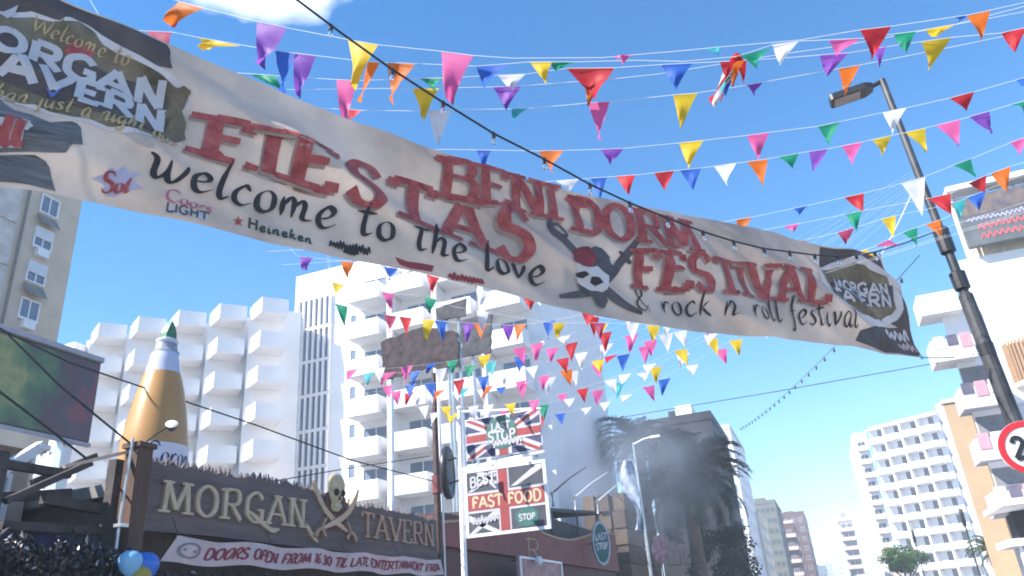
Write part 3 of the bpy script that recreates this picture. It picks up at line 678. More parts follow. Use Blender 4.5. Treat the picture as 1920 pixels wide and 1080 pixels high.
# balloons tied to the post
for (px, py, r, c, nm) in ((244, 1055, .17, (.30, .60, .85), 'pale blue'), (272, 1062, .2, (.05, .22, .75), 'bright blue'), (262, 1078, .17, (.45, .40, .08), 'olive yellow')):
    p = at(px, py, X=-9.25)
    b = thing('balloon', (p.x, p.y, p.z - r * 1.1), f'{nm} balloon tied to the tavern post', 'balloon', 'balloons on the tavern post')
    MB().lathe(p, [(0, -r * 1.15), (r * .12, -r * 1.12), (r * .35, -r * .98), (r * .75, -r * .6), (r * .97, -.05 * r), (r * .98, r * .25), (r * .82, r * .65), (r * .5, r * .9), (0, r)], 18).build('skin', mat('balloon_' + nm.replace(' ', '_'), c, .25, .05, 2, trans=.35, spec=.6), b, True)
    MB().lathe(p, [(r * .02, -r * 1.13), (r * .1, -r * 1.25), (0, -r * 1.26)], 8).build('knot', MATS['balloon_' + nm.replace(' ', '_')], b)
    MB().tube([p + Vector((0, 0, -r * 1.2)), p + Vector((-.15, -.03, -r * 2)), (-9.75, 9.26, p.z - .6)], .004, 4).build('string', M_['cable'], b)
# ------------------------------------------------------------------ giant beer bottle on the tavern roof
bt = thing('bottle_advert', (-11.6, 11.15, 4.2), 'giant beer bottle advert with a lime wedge, behind the tavern sign', 'bottle')
bc = Vector((-11.6, 11.33, 4.2))
MB().lathe(bc, [(0, 0), (.57, .0), (.615, .06), (.615, 1.08), (.58, 1.38), (.51, 1.8), (.43, 2.22), (.345, 2.55)], 32).build('beer_body', mat('amber_beer', (.47, .24, .075), .35, .14, .8, spec=.4, coat=.2), bt, True)
MB().lathe(bc, [(.345, 2.55), (.30, 2.78), (.27, 2.98), (.215, 3.05), (.20, 3.2), (.215, 3.21), (.215, 3.27), (.19, 3.29), (0, 3.3)], 28).build('neck', mat('clear_neck', (.5, .5, .6), .2, .06, 2, spec=.6, coat=.4), bt, True)
MB().lathe(bc, [(.275, 2.99), (.22, 3.055), (.205, 3.19)], 28).build('neck_foil', mat('neck_foil', (.25, .26, .32), .4, .3, 8), bt, True)
lime = MB(); 
lp = [(-.15, -.02), (-.14, .14), (-.08, .30), (-.02, .42), (.06, .33), (.12, .18), (.15, -.02)]
lime.prism([bc + Vector((-.07, y + .02, 3.28 + z)) for y, z in lp], (.16, 0, 0)); lime.build('lime_wedge', mat('lime_peel', (.03, .14, .07), .4, .3, 6), bt)
LB = lambda u, v, k=0: bc + Vector(((.62 + k) * math.cos(u / .62), (.62 + k) * math.sin(u / .62), v))
m = MB(); fill(m, LB, [(-1.0, .4), (.95, .4), (.95, 1.06), (-1.0, 1.06)], .004, .05, .2); lab = m.build('label', mat('white_label', (.7, .68, .76), .5, .05, 3), bt, True)
m = MB(); text(m, LB, 'Corona'.replace('C', 'C'), (-.62, .66), (.52, .66), .40, .13, 'brush', .05, off=.008); m.build('lettering', mat('navy_print', (.02, .025, .09), .5), lab)
fl = thing('floodlight', (-10.9, 10.35, 5.3), 'small round floodlight on a thin arm in front of the giant bottle', 'lamp')
p0, p1 = at(262, 838, X=-10.6), at(322, 797, X=-10.4)
MB().tube([p0, (p0 + p1) / 2 + Vector((0, 0, .03)), p1], .014, 6).build('arm', M_['black'], fl)
MB().lathe(p1, [(0, -.1), (.07, -.09), (.1, -.02), (.12, .03)], 14, (.5, -.6, .6)).build('housing', M_['black'], fl, True)
MB().lathe(p1, [(.11, .028), (.08, .04), (0, .045)], 14, (.5, -.6, .6)).build('lens', mat('lamp_lens', (.8, .75, .6), .1, .1, 5, spec=1), fl, True)
# ------------------------------------------------------------------ video screen at the left edge
vs = thing('video_screen', (-18, 13.8, 0), 'large outdoor video screen with green and red picture at the left edge', 'screen')
q = [at(-60, 590, X=-18), at(190, 690, X=-18), at(166, 832, X=-18), at(-60, 783, X=-18)]
y0, y1 = q[0].y, (q[1].y + q[2].y) / 2; z0, z1 = (q[2].z + q[3].z) / 2, (q[0].z + q[1].z) / 2
MB().bx(-18.4, -18.02, y0, y1, z0, z1).build('case', mat('screen_case', (.06, .06, .07), .6), vs)
sm = bpy.data.materials.new('screen_picture'); sm.use_nodes = True; t = sm.node_tree; b = t.nodes['Principled BSDF']; tcn = t.nodes.new('ShaderNodeTexCoord')
sp = t.nodes.new('ShaderNodeSeparateXYZ'); t.links.new(tcn.outputs['Object'], sp.inputs[0])
nn = t.nodes.new('ShaderNodeTexNoise'); nn.inputs['Scale'].default_value = 1.1; nn.inputs['Detail'].default_value = 5; t.links.new(tcn.outputs['Object'], nn.inputs['Vector'])
ad = t.nodes.new('ShaderNodeMath'); ad.operation = 'MULTIPLY_ADD'; t.links.new(sp.outputs['Y'], ad.inputs[0]); ad.inputs[1].default_value = .15; nm2 = t.nodes.new('ShaderNodeMath'); nm2.operation = 'MULTIPLY_ADD'; nm2.inputs[1].default_value = .7; nm2.inputs[2].default_value = .17; t.links.new(nn.outputs['Fac'], nm2.inputs[0]); t.links.new(nm2.outputs[0], ad.inputs[2])
rr = t.nodes.new('ShaderNodeValToRGB'); el = rr.color_ramp.elements; el[0].position = .12; el[0].color = (.12, .17, .07, 1); el[1].position = .92; el[1].color = (.035, .03, .05, 1)
for ps, cc in ((.25, (.05, .09, .04, 1)), (.36, (.16, .17, .07, 1)), (.46, (.05, .10, .04, 1)), (.56, (.03, .05, .035, 1)), (.66, (.05, .02, .03, 1)), (.76, (.035, .03, .045, 1)), (.85, (.12, .02, .035, 1))): k = el.new(ps); k.color = cc
t.links.new(ad.outputs[0], rr.inputs[0]); t.links.new(rr.outputs[0], b.inputs['Base Color']); t.links.new(rr.outputs[0], b.inputs['Emission Color']); b.inputs['Emission Strength'].default_value = .12; b.inputs['Roughness'].default_value = .35
MB().bx(-18.016, -18.0, y0 + .06, y1 - .06, z0 + .06, z1 - .06).build('picture', sm, vs)
m = MB(); m.bx(-18.05, -17.9, y0, y1, z1 + .002, z1 + .14); m.build('top_rail', mat('rail_grey', (.3, .3, .34), .5), vs)
m = MB(); m.bx(-18.05, -17.93, y0, y1, z0 - .1, z0 - .002); m.build('bottom_rail', MATS['rail_grey'], vs)
for y in (y0 + .6, y1 - .6): MB().bx(-18.35, -18.1, y - .12, y + .12, 0, z0).build('leg', M_['steel'], vs)
# ------------------------------------------------------------------ terrace next door: beams, awning, lit shelves
nb = thing('cafe_building', (-15, 5, 0), 'low beige cafe building behind the dark terrace beams, lower left', 'building')
MB().bx(-19, -12.2, 0, 9.3, 0, 4.9).build('wall', mat('cafe_wall', (.36, .31, .27), .85, .15, 2, .2), nb)
MB().bx(-19.1, -12.0, -.1, 9.4, 4.903, 5.15).build('roof', M_['cream'], nb)
m = win_mesh(1.5, 1.2, M_['glassb'], M_['frame'], 1)
for k in range(3): inst(m, 'window', nb, face_M((-12.2, 3.6 + k * 2.3, 3.3), (0, 1)))
m = MB(); m.bx(-12.17, -12.1, 3, 9, 2.35, 2.95); m.build('lit_shelf', mat('orange_shelf', (.40, .13, .03), .6, .6, 3, col2=(.5, .3, .1)), nb)
aw = thing('awning', (-11, 6.5, 3.2), 'dark teal awning with a blue edge behind the terrace beams', 'awning')
MB().prism([(-12.1, 4.2, 3.7), (-10.4, 4.2, 3.32), (-10.4, 4.2, 3.38), (-12.1, 4.2, 3.76)], (0, 4.9, 0)).build('cloth', mat('dark_teal_cloth', (.03, .05, .07), .8, .3, 2), aw)
MB().bx(-10.42, -10.39, 4.2, 9.1, 3.12, 3.31).build('valance', mat('blue_valance', (.03, .03, .12), .8, .3, 3), aw)
m = MB(); text(m, plane((-10.38, 0, 0), (0, 1, 0), (0, 0, 1)), 'FT.', (6.55, 3.55), (7.1, 3.55), .3, .2, 'serif', off=.03); m.build('lettering', mat('cream_print', (.55, .52, .45), .7), aw)
pg = thing('pergola', (-10.2, 7, 0), 'dark timber pergola of crossing beams over the terrace, lower left', 'pergola')
def seg(a, b, w, h, mt, nm, X0=-10.2, X1=-10.2): MB().beam(at(*a, X=X0), at(*b, X=X1), w, h).build(nm, mt, pg)
wood2 = mat('weathered_timber', (.06, .05, .05), .8, .4, 3, .3)
seg((-40, 862), (130, 890), .12, .12, wood2, 'beam', -10.6, -10.6)
seg((10, 940), (170, 868), .09, .09, wood2, 'beam', -10.1, -10.1)
seg((60, 905), (180, 855), .09, .1, wood2, 'beam', -11.0, -11.0)
seg((-30, 935), (130, 925), .12, .14, wood2, 'beam', -10.9, -10.9)
seg((80, 935), (215, 960), .12, .14, wood2, 'beam', -10.3, -10.3)
seg((0, 985), (215, 998), .12, .12, wood2, 'beam', -10.2, -10.2)
MB().beam(at(120, 875, X=-10.0), at(280, 838, X=-9.8), .06, .05).build('boom', mat('pale_boom', (.5, .36, .3), .5, .2, 4), pg)
for px in (-20, 206):
    p = at(px, 960, X=-10.15); MB().bx(p.x - .08, p.x + .08, p.y - .08, p.y + .08, 0, p.z + .8).build('post', wood2, pg)
# second, paler sun-lit rafter of the cafe roof
rf = thing('white_rafter', at(40, 880, X=-11.6), 'white sunlit rafter of the cafe roof under the video screen', 'rafter')
MB().beam(at(-10, 890, X=-11.6), at(78, 836, X=-11.6), .16, .16).build('timber', M_['white'], rf)
MB().bx(-11.7, -11.5, at(78, 836, X=-11.6).y - .1, at(78, 836, X=-11.6).y + .1, 4.9, at(78, 836, X=-11.6).z - .082).build('strut', M_['white'], rf)
# ------------------------------------------------------------------ overhead cables, left
def cable(name, label, pts, r=.014, m=None, cat='cable', dots=None):
    t = thing(name, pts[0], label, cat)
    P = []
    for a, b in zip(pts, pts[1:]): P += [a + (b - a) * (j / 10) for j in range(10)]
    P.append(pts[-1]); MB().tube(P, r, 6).build('wire', m or M_['cable'], t)
    if dots:
        for i in range(2, len(P) - 1, dots): MB().lathe(P[i], [(0, .06), (.03, .05), (.035, 0), (.03, -.06), (0, -.07)], 8).build('joint', M_['black'], t)
    return t
cable('overhead_cable', 'black cable from the video screen down to the tavern mast', [at(-60, 590, X=-12.5), at(0, 617, X=-12.3), at(130, 680, X=-11.9), at(480, 797, X=-11), at(660, 863, X=-10.4), at(815, 903, X=-10.05)], .016)
cable('overhead_cable', 'black cable crossing the video screen to the boom tip', [at(-60, 580, X=-11.5), at(10, 622, X=-11.3), at(110, 722, X=-10.8), at(245, 832, X=-10)], .018)
cable('overhead_cable', 'lowest black cable at the left edge, across the screen corner', [at(-40, 705, X=-11), at(60, 780, X=-10.7), at(165, 862, X=-10.3)], .018)
cable('overhead_cable', 'thin dark cable above the skull sign to the tall mast', [at(480, 908, X=-10.05), at(640, 880, X=-10.02), at(806, 855, X=-9.98)], .012)
def scrawl(mb, S, a, b, h, n, w, off):
    """lettering too blurred to read: a row of short uneven strokes"""
    rd = random.Random(int(a[0] * 100) + n); pts = []
    for i in range(n * 2 + 1):
        t = i / (n * 2); pts.append((a[0] + (b[0] - a[0]) * t, a[1] + (b[1] - a[1]) * t + (h * rd.uniform(.7, 1.1) if i % 2 else h * rd.uniform(-.1, .2))))
    ribbon(mb, S, crom(pts, 4), lambda p, q: w, off)
# ================================================================== sign pole and bar beyond the tavern
fp = thing('sign_pole', (-8.2, 18, 0), 'white sign pole carrying two union flag boards', 'pole')
MB().tube([(-8.22, 18, 0), (-8.2, 18, 4), (-8.15, 18, 6.95)], [.085, .075, .06], 10).build('shaft', M_['wsteel'], fp)
MB().tube([(-8.15, 18, 6.9), (-5.9, 18, 6.62)], .03, 8).build('arm', M_['wsteel'], fp)
MB().tube([(-8.2, 18, 5.38), (-5.9, 18, 5.55)], .05, 8).build('arm', M_['wsteel'], fp)
MB().lathe((-8.15, 18, 6.95), [(.062, 0), (.09, .03), (.07, .09), (0, .12)], 10).build('finial', M_['wsteel'], fp)
blue = mat('board_blue', (.045, .055, .12), .7, .2, 3); redf = mat('board_red', (.27, .045, .05), .7, .15, 3); whf = mat('board_white', (.44, .43, .47), .7, .08, 3); greenb = mat('badge_green', (.03, .13, .11), .6, .25, 4)
def jack(t, S, w, h, cross=True):
    def q(p, o, m, nm): mb = MB(); fill(mb, S, p, o, w / 24, h); mb.build(nm, m, t)
    q([(0, 0), (w, 0), (w, h), (0, h)], .0, blue, 'field')
    for sx in (0, 1):
        for sy in (0, 1):
            f = lambda x, y: (w * (x if not sx else 1 - x), h * (y if not sy else 1 - y))
            q([f(0, 0), f(.13, 0), f(.5, .38), f(.5, .5), f(.37, .5), f(0, .13)], .004, whf, 'white_diagonal')
            q([f(0, 0), f(.07, 0), f(.5, .46), f(.5, .5), f(.44, .47), f(0, .02)], .008, redf, 'red_diagonal')
    q([(w * .39, 0), (w * .61, 0), (w * .61, h), (w * .39, h)], .012, whf, 'white_upright'); q([(0, h * .35), (w, h * .35), (w, h * .65), (0, h * .65)], .0135, whf, 'white_bar')
    q([(w * .44, 0), (w * .56, 0), (w * .56, h), (w * .44, h)], .017, redf, 'red_upright'); q([(0, h * .41), (w, h * .41), (w, h * .59), (0, h * .59)], .0185, redf, 'red_bar')
def oval(S, cx_, cy_, rx, ry, o, m, nm, t, n=28):
    mb = MB(); fill(mb, S, [(cx_ + rx * math.cos(2 * math.pi * a / n + .01), cy_ + ry * math.sin(2 * math.pi * a / n + .01)) for a in range(n)], o, rx / 12, ry); return mb.build(nm, m, t)
f1 = thing('flag_board', (-6.9, 17.95, 5.45), 'upper union flag board with a round green badge, on the white pole', 'sign')
MB().bx(-7.98, -5.92, 17.935, 17.99, 5.58, 6.62).build('board', M_['frame'], f1)
Sf = plane((-7.96, 17.93, 5.6), (1, 0, 0), (0, 0, 1)); jack(f1, Sf, 2.02, 1.0)
oval(Sf, .98, .56, .42, .42, .024, greenb, 'badge', f1)
m = MB(); text(m, Sf, 'LAST', (.72, .62), (1.22, .62), .2, .2, 'sans', off=.03); m.build('lettering', whf, f1)['label'] = 'white letters LAST'; m = MB(); text(m, Sf, 'STOP', (.62, .36), (1.34, .36), .24, .22, 'sans', off=.03); m.build('lettering', whf, f1)['label'] = 'white letters STOP'
m = MB(); scrawl(m, Sf, (.55, .2), (1.5, .26), .13, 9, .05, .03); m.build('blurred_lettering', whf, f1)
f2 = thing('flag_board', (-6.9, 17.9, 3.75), 'lower framed flag board reading FAST FOOD, on the white pole', 'sign')
MB().bx(-8.02, -5.93, 17.915, 17.985, 3.74, 5.28).build('board', M_['frame'], f2)
Sf = plane((-7.98, 17.91, 3.78), (1, 0, 0), (0, 0, 1)); W2, H2 = 2.01, 1.46
def q2(p, o, m, nm): mb = MB(); fill(mb, Sf, p, o, .1, H2); return mb.build(nm, m, f2)
q2([(0, 0), (W2, 0), (W2, H2), (0, H2)], .003, mat('board_dark', (.05, .055, .075), .6, .3, 3), 'field')
for a in ([(0, 1.0), (.12, 1.0), (.85, 1.36), (.85, 1.46), (.72, 1.46)], [(.25, 1.46), (.45, 1.46), (.86, 1.12), (.86, 1.02), (.74, 1.02)], [(1.15, 1.02), (1.3, 1.02), (2.0, 1.36), (2.0, 1.46), (1.85, 1.46)], [(0, 0), (.14, 0), (.85, .42), (.85, .52), (.7, .52)], [(0, .3), (0, .46), (.6, .12), (.85, .0), (.62, .0)]): q2(a, .007, whf, 'white_diagonal')
q2([(.80, 0), (1.12, 0), (1.12, H2), (.80, H2)], .011, whf, 'white_upright'); q2([(0, .48), (W2, .48), (W2, .98), (0, .98)], .0125, whf, 'white_bar')
q2([(.84, 0), (1.08, 0), (1.08, H2), (.84, H2)], .016, redf, 'red_upright'); q2([(0, .54), (W2, .54), (W2, .92), (0, .92)], .0175, redf, 'red_bar')
m = MB(); text(m, Sf, 'FAST FOOD', (.12, .6), (1.92, .6), .26, .2, 'sans', off=.022); m.build('lettering', mat('pale_gold_print', (.50, .40, .26), .6), f2)['label'] = 'pale gold letters FAST FOOD'
m = MB(); text(m, Sf, 'BEST', (.08, 1.1), (.76, 1.2), .24, .2, 'sans', off=.022); m.build('lettering', whf, f2)['label'] = 'white letters BEST'
m = MB(); scrawl(m, Sf, (.12, .2), (.78, .28), .16, 7, .045, .022); m.build('blurred_lettering', whf, f2)
oval(Sf, 1.52, .25, .3, .22, .012, greenb, 'badge', f2)
m = MB(); text(m, Sf, 'STOP', (1.32, .18), (1.72, .18), .14, .22, 'sans', off=.018); m.build('lettering', whf, f2)
fr = MB()
for a in ((-8.06, -7.99, 3.70, 5.33), (-5.96, -5.89, 3.70, 5.33)): fr.bx(a[0], a[1], 17.89, 17.99, a[2], a[3])
for a in ((3.70, 3.77), (5.26, 5.33)): fr.bx(-7.988, -5.962, 17.89, 17.99, *a)
fr.build('frame', M_['wsteel'], f2)
for z_ in (4.9, 4.0): MB().tube([(-8.18, 18, z_), (-8.05, 17.95, z_)], .02, 6).build('bracket', M_['steel'], f2)
ds = thing('round_sign', (-8.6, 18.3, 4.7), 'black round sign seen edge on, left of the white pole', 'sign')
MB().lathe((-8.72, 18.35, 5.45), [(0, -.1), (.62, -.1), (.68, -.06), (.68, .06), (.62, .1), (.56, .06), (0, .06)], 36, (1, .28, 0)).build('disc', mat('black_plastic', (.03, .03, .035), .35, .2, 4), ds, True)
MB().tube([(-8.72, 18.35, 5.75), (-8.2, 18.02, 5.75)], .025, 6).build('bracket', M_['steel'], ds)
MB().tube([(-8.72, 18.35, 5.15), (-8.2, 18.02, 5.15)], .025, 6).build('bracket', M_['steel'], ds)
m = MB(); scrawl(m, Sb, (.3, 1.38), (5.4, 1.38), .26, 22, .06, .01); m.build('blurred_lettering', mat('print_lilac', (.42, .38, .58), .6), rb)
for z_ in (.85, .3):
    m = MB(); scrawl(m, Sb, (.7, z_), (5.2, z_), .3, 15, .09, .01); m.build('blurred_lettering', mat('print_red', (.48, .10, .12), .6), rb)
# ------------------------------------------------------------------ maroon fast-food bar
maroon = mat('maroon_boards', (.085, .02, .022), .6, .25, 2, .2); redb = mat('dull_red_boards', (.18, .038, .034), .6, .2, 2, .2)
ff = thing('bar_building', (-14, 30, 0), 'maroon fast food bar beyond the white sign pole', 'building')
MB().bx(-22, -10.2, 20.9, 41, 0, 4.2).build('wall', maroon, ff)
MB().bx(-21.5, -10.25, 21.1, 40.8, 4.203, 4.9).build('upper_wall', maroon, ff)
Sq = plane((-10.1, 0, 0), (0, 1, 0), (0, 0, 1))
def pp(px, py, X=-10.1): p = at(px, py, X=X); return (p.y, p.z)
wave = [pp(826, 975), pp(880, 972), pp(960, 968), pp(990, 965), pp(1005, 990), pp(1030, 1003), pp(1065, 1010), pp(1095, 1003), pp(1120, 995), pp(1150, 1000)]
MB().prism([(-10.18, y, z) for y, z in crom(wave)] + [(-10.18, wave[-1][0], 3.9), (-10.18, wave[0][0], 3.9)], (.16, 0, 0)).build('wavy_fascia', redb, ff)
m = MB(); Sq2 = plane((-10.015, 0, 0), (0, 1, 0), (0, 0, 1)); ribbon(m, Sq2, crom([(a, b - .06) for a, b in wave]), lambda a, b: .07, .004, .02); m.build('gilt_trim', mat('gilt', (.35, .24, .12), .5), ff)
m = MB(); text(m, Sq2, 'R', pp(985, 1050), pp(1010, 1052), .75, .14, 'serif', off=.006); m.build('letter', MATS['gilt'], ff)
for k in range(6): inst(win_mesh(1.8, 1.7, M_['glass'], maroon, 2), 'window', ff, face_M((-10.2, 22.6 + k * 3.1, 1.2), (0, 1)))
MB().prism([(-10.0, 22, 3.0), (-8.9, 22, 2.75), (-8.9, 22, 2.82), (-10.0, 22, 3.1)], (0, 17, 0)).build('awning', mat('dark_awning', (.035, .03, .035), .8), ff)
tc_ = thing('roof_terrace_canopy', (-14, 35, 4.9), 'dark canopy on the roof of the maroon bar', 'canopy')
a, b = at(1030, 955, X=-11), at(1165, 935, X=-11)
MB().prism([(-18, 29.5, 6.1), (-10.9, 29.5, 5.9), (-10.9, 29.5, 6.05), (-18, 29.5, 6.3)], (0, 13, 1.1)).build('roof', mat('dark_sheet', (.05, .05, .055), .7, .3, 2), tc_)
MB().bx(-17.5, -11.2, 30.5, 42, 4.91, 6.05).build('screen_wall', mat('dark_wall', (.07, .06, .065), .8, .3, 1.5), tc_)
for k, y in enumerate((30, 34, 38, 41.8)): MB().tube([(-11.1, y, 4.9), (-11.1, y, 5.95 + (y - 29.5) * .085)], .05, 6).build('post', M_['black'], tc_)
for k in range(3):
    a = at(1035 + 42 * k, 925 + 8 * k, X=-11.2 + .3 * k); b = at(1100 + 40 * k, 875 + 10 * k, X=-11.2 + .3 * k)
    sp_ = thing('leaning_spar', a, ('lowest' if k == 0 else 'middle' if k == 1 else 'highest') + ' of three pale spars leaning over the bar roof', 'spar', 'spars over the bar roof')
    MB().tube([a - Vector((0, 0, .6)), a, (a + b) / 2 + Vector((0, 0, .08)), b], [.05, .045, .035, .02], 7).build('rod', M_['wsteel'] if k else wood2, sp_)
    MB().lathe(a, [(.05, -.08), (.09, -.08), (.09, .08), (.05, .08)], 8, b - a).build('clamp', M_['steel'], sp_)
ov = thing('oval_sign', (-9.4, 37.6, 4.2), 'upright green oval sign projecting from the maroon bar', 'sign')
oc = at(1128, 1018, X=-9.4); So = plane(oc, (.80, .6, 0), (0, 0, 1))
MB().prism([So(.42 * math.cos(a * math.pi / 14), .98 * math.sin(a * math.pi / 14), -.12) for a in range(28)], So(0, 0, .1) - So(0, 0, 0)).build('board', greenb, ov)
m = MB(); n = 28; m.grid([[So(.42 * r * math.cos(a * math.pi / 14), .98 * r * math.sin(a * math.pi / 14), .0) for a in range(n + 1)] for r in (1.0, .86)]); m.build('rim', whf, ov)
for i, s in enumerate(('LAST', 'STOP')):
    m = MB(); text(m, So, s, (-.28, .12 - .42 * i), (.28, .16 - .42 * i), .28, .2, 'sans', off=.006); m.build('lettering', whf, ov)
MB().tube([So(-.38, 0, -.06), So(-.38, 0, -.06) + Vector((-.5, .3, 0))], .03, 6).build('bracket', M_['black'], ov)
lb = thing('light_box', (-9.2, 29, 3.4), 'small lit sign box under the bar fascia', 'sign')
a, b = at(975, 1058, X=-9.2), at(1055, 1078, X=-9.2)
MB().bx(-9.32, -9.22, a.y, b.y, 3.0, 3.75).build('box', mat('box_pink', (.35, .20, .2), .6, .3, 3), lb); m = MB()
for y0_, y1_, z0_, z1_ in ((a.y, b.y, 3.68, 3.75), (a.y, a.y + .1, 3.0, 3.68), (b.y - .1, b.y, 3.0, 3.68)): m.bx(-9.218, -9.18, y0_, y1_, z0_, z1_)
m.build('rim', M_['wsteel'], lb)
gl_ = thing('globe_lamp', at(1010, 1052, X=-9), 'white globe lamp above the small sign box', 'lamp')
MB().lathe(at(1010, 1052, X=-9), [(0, -.16), (.1, -.13), (.16, 0), (.1, .13), (0, .16)], 14).build('globe', mat('opal_glass', (.7, .68, .66), .3, .05, 2), gl_, True)
MB().tube([at(1010, 1052, X=-9), at(1010, 1052, X=-9) + Vector((-1.0, 0, .1))], .02, 6).build('arm', M_['black'], gl_)
# ------------------------------------------------------------------ rough stone chimney stack
ss = thing('stone_stack', (-11, 47, 0), 'stack of rough tan stone blocks beyond the maroon bar', 'chimney')
stm = [mat('tan_stone', (.13, .095, .065), .9, .25, 1.5, .6), mat('brown_stone', (.10, .07, .055), .9, .25, 1.5, .6)]
rd = random.Random(5); z = 0
for r in range(9):
    h = rd.uniform(.8, 1.05); x0 = -12.6; shr = max(0, (r - 5) * .18)
    for j in range(3):
        w = .86; MB().bx(x0 + j * w + shr * .4, x0 + (j + 1) * w - .05 + shr * .1, 44.0 + rd.uniform(-.12, .12), 49 - shr + rd.uniform(-.2, .2), z, z + h - .04).build('stone_block', stm[(r + j) % 2], ss)
    z += h
# ------------------------------------------------------------------ street lamp with banners
sl2 = thing('street_lamp', (-8, 39, 0), 'pale street lamp with one short arm beside the palm', 'street lamp')
MB().tube([(-8, 39, 0), (-8, 39, 5), (-8, 39, 9.9)], [.1, .075, .045], 10).build('pole', M_['steel'], sl2)
for s in (1,):
    MB().tube([(-8, 39, 9.8), (-8 + s * .55, 39, 10.0), (-8 + s * 1.1, 39, 10.05)], .035, 6).build('arm', M_['wsteel'], sl2)
    MB().bx(min(-8 + s * .9, -8 + s * 1.4), max(-8 + s * .9, -8 + s * 1.4), 38.9, 39.1, 9.98, 10.08).build('lamp_head', M_['wsteel'], sl2)
pb = thing('pole_banner', (-8.3, 38.9, 5.5), 'blue and white cloth banner twisted round the street lamp', 'banner')
m = MB(); m.grid([[Vector((-8.05 - .9 * (i / 6) * (.6 + .4 * math.sin(j * .6)), 38.9 + .2 * math.sin(i + j * .7), 9.0 - j * .34)) for i in range(7)] for j in range(11)]); m.build('cloth', mat('blue_white_cloth', (.10, .22, .45), .7, .4, 1.2, trans=.3, col2=(.75, .78, .85)), pb, True)
m = MB(); m.tube([(-8.0, 38.9, 9.0), (-8.9, 38.95, 9.05)], .02, 6); m.build('rod', M_['steel'], pb)
rs_ = thing('red_sign', (-8.6, 46, 4.3), 'red and pink painted sign left of the palm trunk', 'sign')
rc = at(1237, 1030, Y=46); Sr = plane(rc, (1, .2, 0), (0, 0, 1))
MB().prism([Sr(.42 * math.cos(a * .449) * (1 + .15 * (a % 2)), .75 * math.sin(a * .449) * (1 + .1 * (a % 2)), -.05) for a in range(14)], Sr(0, 0, .1) - Sr(0, 0, 0)).build('board', mat('red_pink_paint', (.45, .07, .10), .6, .6, 4, col2=(.65, .35, .36)), rs_)
MB().tube([rc - Vector((0, -.05, .7)), Vector((rc.x, rc.y + .05, 0))], .04, 6).build('post', M_['black'], rs_)
# ------------------------------------------------------------------ dark posters high on scaffolds in front of the hotel
post_m = mat('weathered_poster', (.022, .015, .02), .85, .7, 2.6, col2=(.075, .05, .056)); post_g = mat('grey_tarpaulin', (.04, .04, .05), .85, .6, 2.0, col2=(.10, .10, .115))
def poster(px, label, mm, jag):
    q = [at(x, y, Y=30) for x, y in px]; c = sum(q, Vector()) / len(q)
    t = thing('weathered_hoarding', (c.x, 30, 0), label, 'hoarding')
    P = [(p.x, p.z) for p in q]; P = ragged(P, jag * .6, .25)
    MB().prism([(x, 30, z) for x, z in P], (0, .1, 0)).build('sheet', mm, t)
    xs = [p[0] for p in P]; zt = max(p[1] for p in P)
    for x in (min(xs) + .5, max(xs) - .5): MB().tube([(x, 30.2, 0), (x, 30.2, zt - .6)], .07, 6).build('post', M_['steel'], t)
    for z_ in (min(p[1] for p in P) + .5, zt - .7): MB().tube([(min(xs) + .2, 30.14, z_), (max(xs) - .2, 30.14, z_)], .035, 6).build('rail', M_['steel'], t)
poster([(712, 640), (800, 612), (858, 622), (862, 690), (800, 690), (722, 712)], 'large torn brown hoarding in front of the hotel, behind the flags', post_m, .1)
poster([(815, 578), (874, 560), (872, 592), (818, 602)], 'small grey tarpaulin hoarding close under the big banner', post_g, .05)
poster([(862, 600), (922, 590), (920, 660), (866, 668)], 'dark grey hoarding right of the torn brown one', post_g, .06)
# ------------------------------------------------------------------ palms and tree
def palm(name, label, base, trunk_h, tr, fronds, L, droop, seed, leafm, nleaf=34, lw=.55):
    rd = random.Random(seed); base = Vector(base); t = thing(name, base, label, 'palm tree'); top = base + Vector((0, 0, trunk_h))
    n = 24; prof = []
    for i in range(n + 1):
        z = trunk_h * i / n; prof.append((tr * (1.25 - .35 * i / n) * (1 + (.07 if i % 2 else -.03)), z))
    MB().lathe(base, prof, 12).build('trunk', mat('palm_bark', (.16, .12, .09), .95, .35, 3, .8), t)
    MB().lathe(top, [(tr * .9, -1.2), (tr * 1.5, -.5), (tr * 1.5, .2), (tr * .5, .7), (0, .8)], 12).build('boss', mat('palm_boss', (.14, .10, .06), .95, .4, 4, .8), t, True)
    for k in range(fronds):
        az = rd.uniform(0, 2 * math.pi); el = math.radians(82 - 108 * ((k + .5) / fronds) ** .9 + rd.uniform(-8, 8)); l = L * rd.uniform(.85, 1.1)
        d0 = Vector((math.cos(az), math.sin(az), 0)); pts = []; p = top + Vector((0, 0, .2)); a = el; N = 12
        for i in range(N + 1):
            pts.append(p.copy()); p = p + (d0 * math.cos(a) + Vector((0, 0, 1)) * math.sin(a)) * (l / N); a -= droop * (.5 + i / N) / N
        m = MB(); m.tube(pts, [.05 * (1 - .8 * i / N) for i in range(N + 1)], 4, False)
        side = Vector((-d0.y, d0.x, 0))
        for j in range(nleaf):
            f = .1 + .9 * j / nleaf; x = f * N; i = min(int(x), N - 1); q = pts[i].lerp(pts[i + 1], x - i); dr = (pts[i + 1] - pts[i]).normalized()
            ll = lw * (1 - .55 * abs(f - .45) / .55) * rd.uniform(.85, 1.15) * l / 4
            for s in (-1, 1):
                w = (side * s * .8 + dr * .62 + Vector((0, 0, .28 - rd.uniform(.1, .5)))).normalized(); e = q + w * ll; wd_ = dr * .03 * l / 4 * 1.3
                m.face([q - wd_, q + wd_, (q + e) / 2 + wd_ + Vector((0, 0, .04)), e, (q + e) / 2 - wd_])
        m.build('frond', leafm, t)
    return t
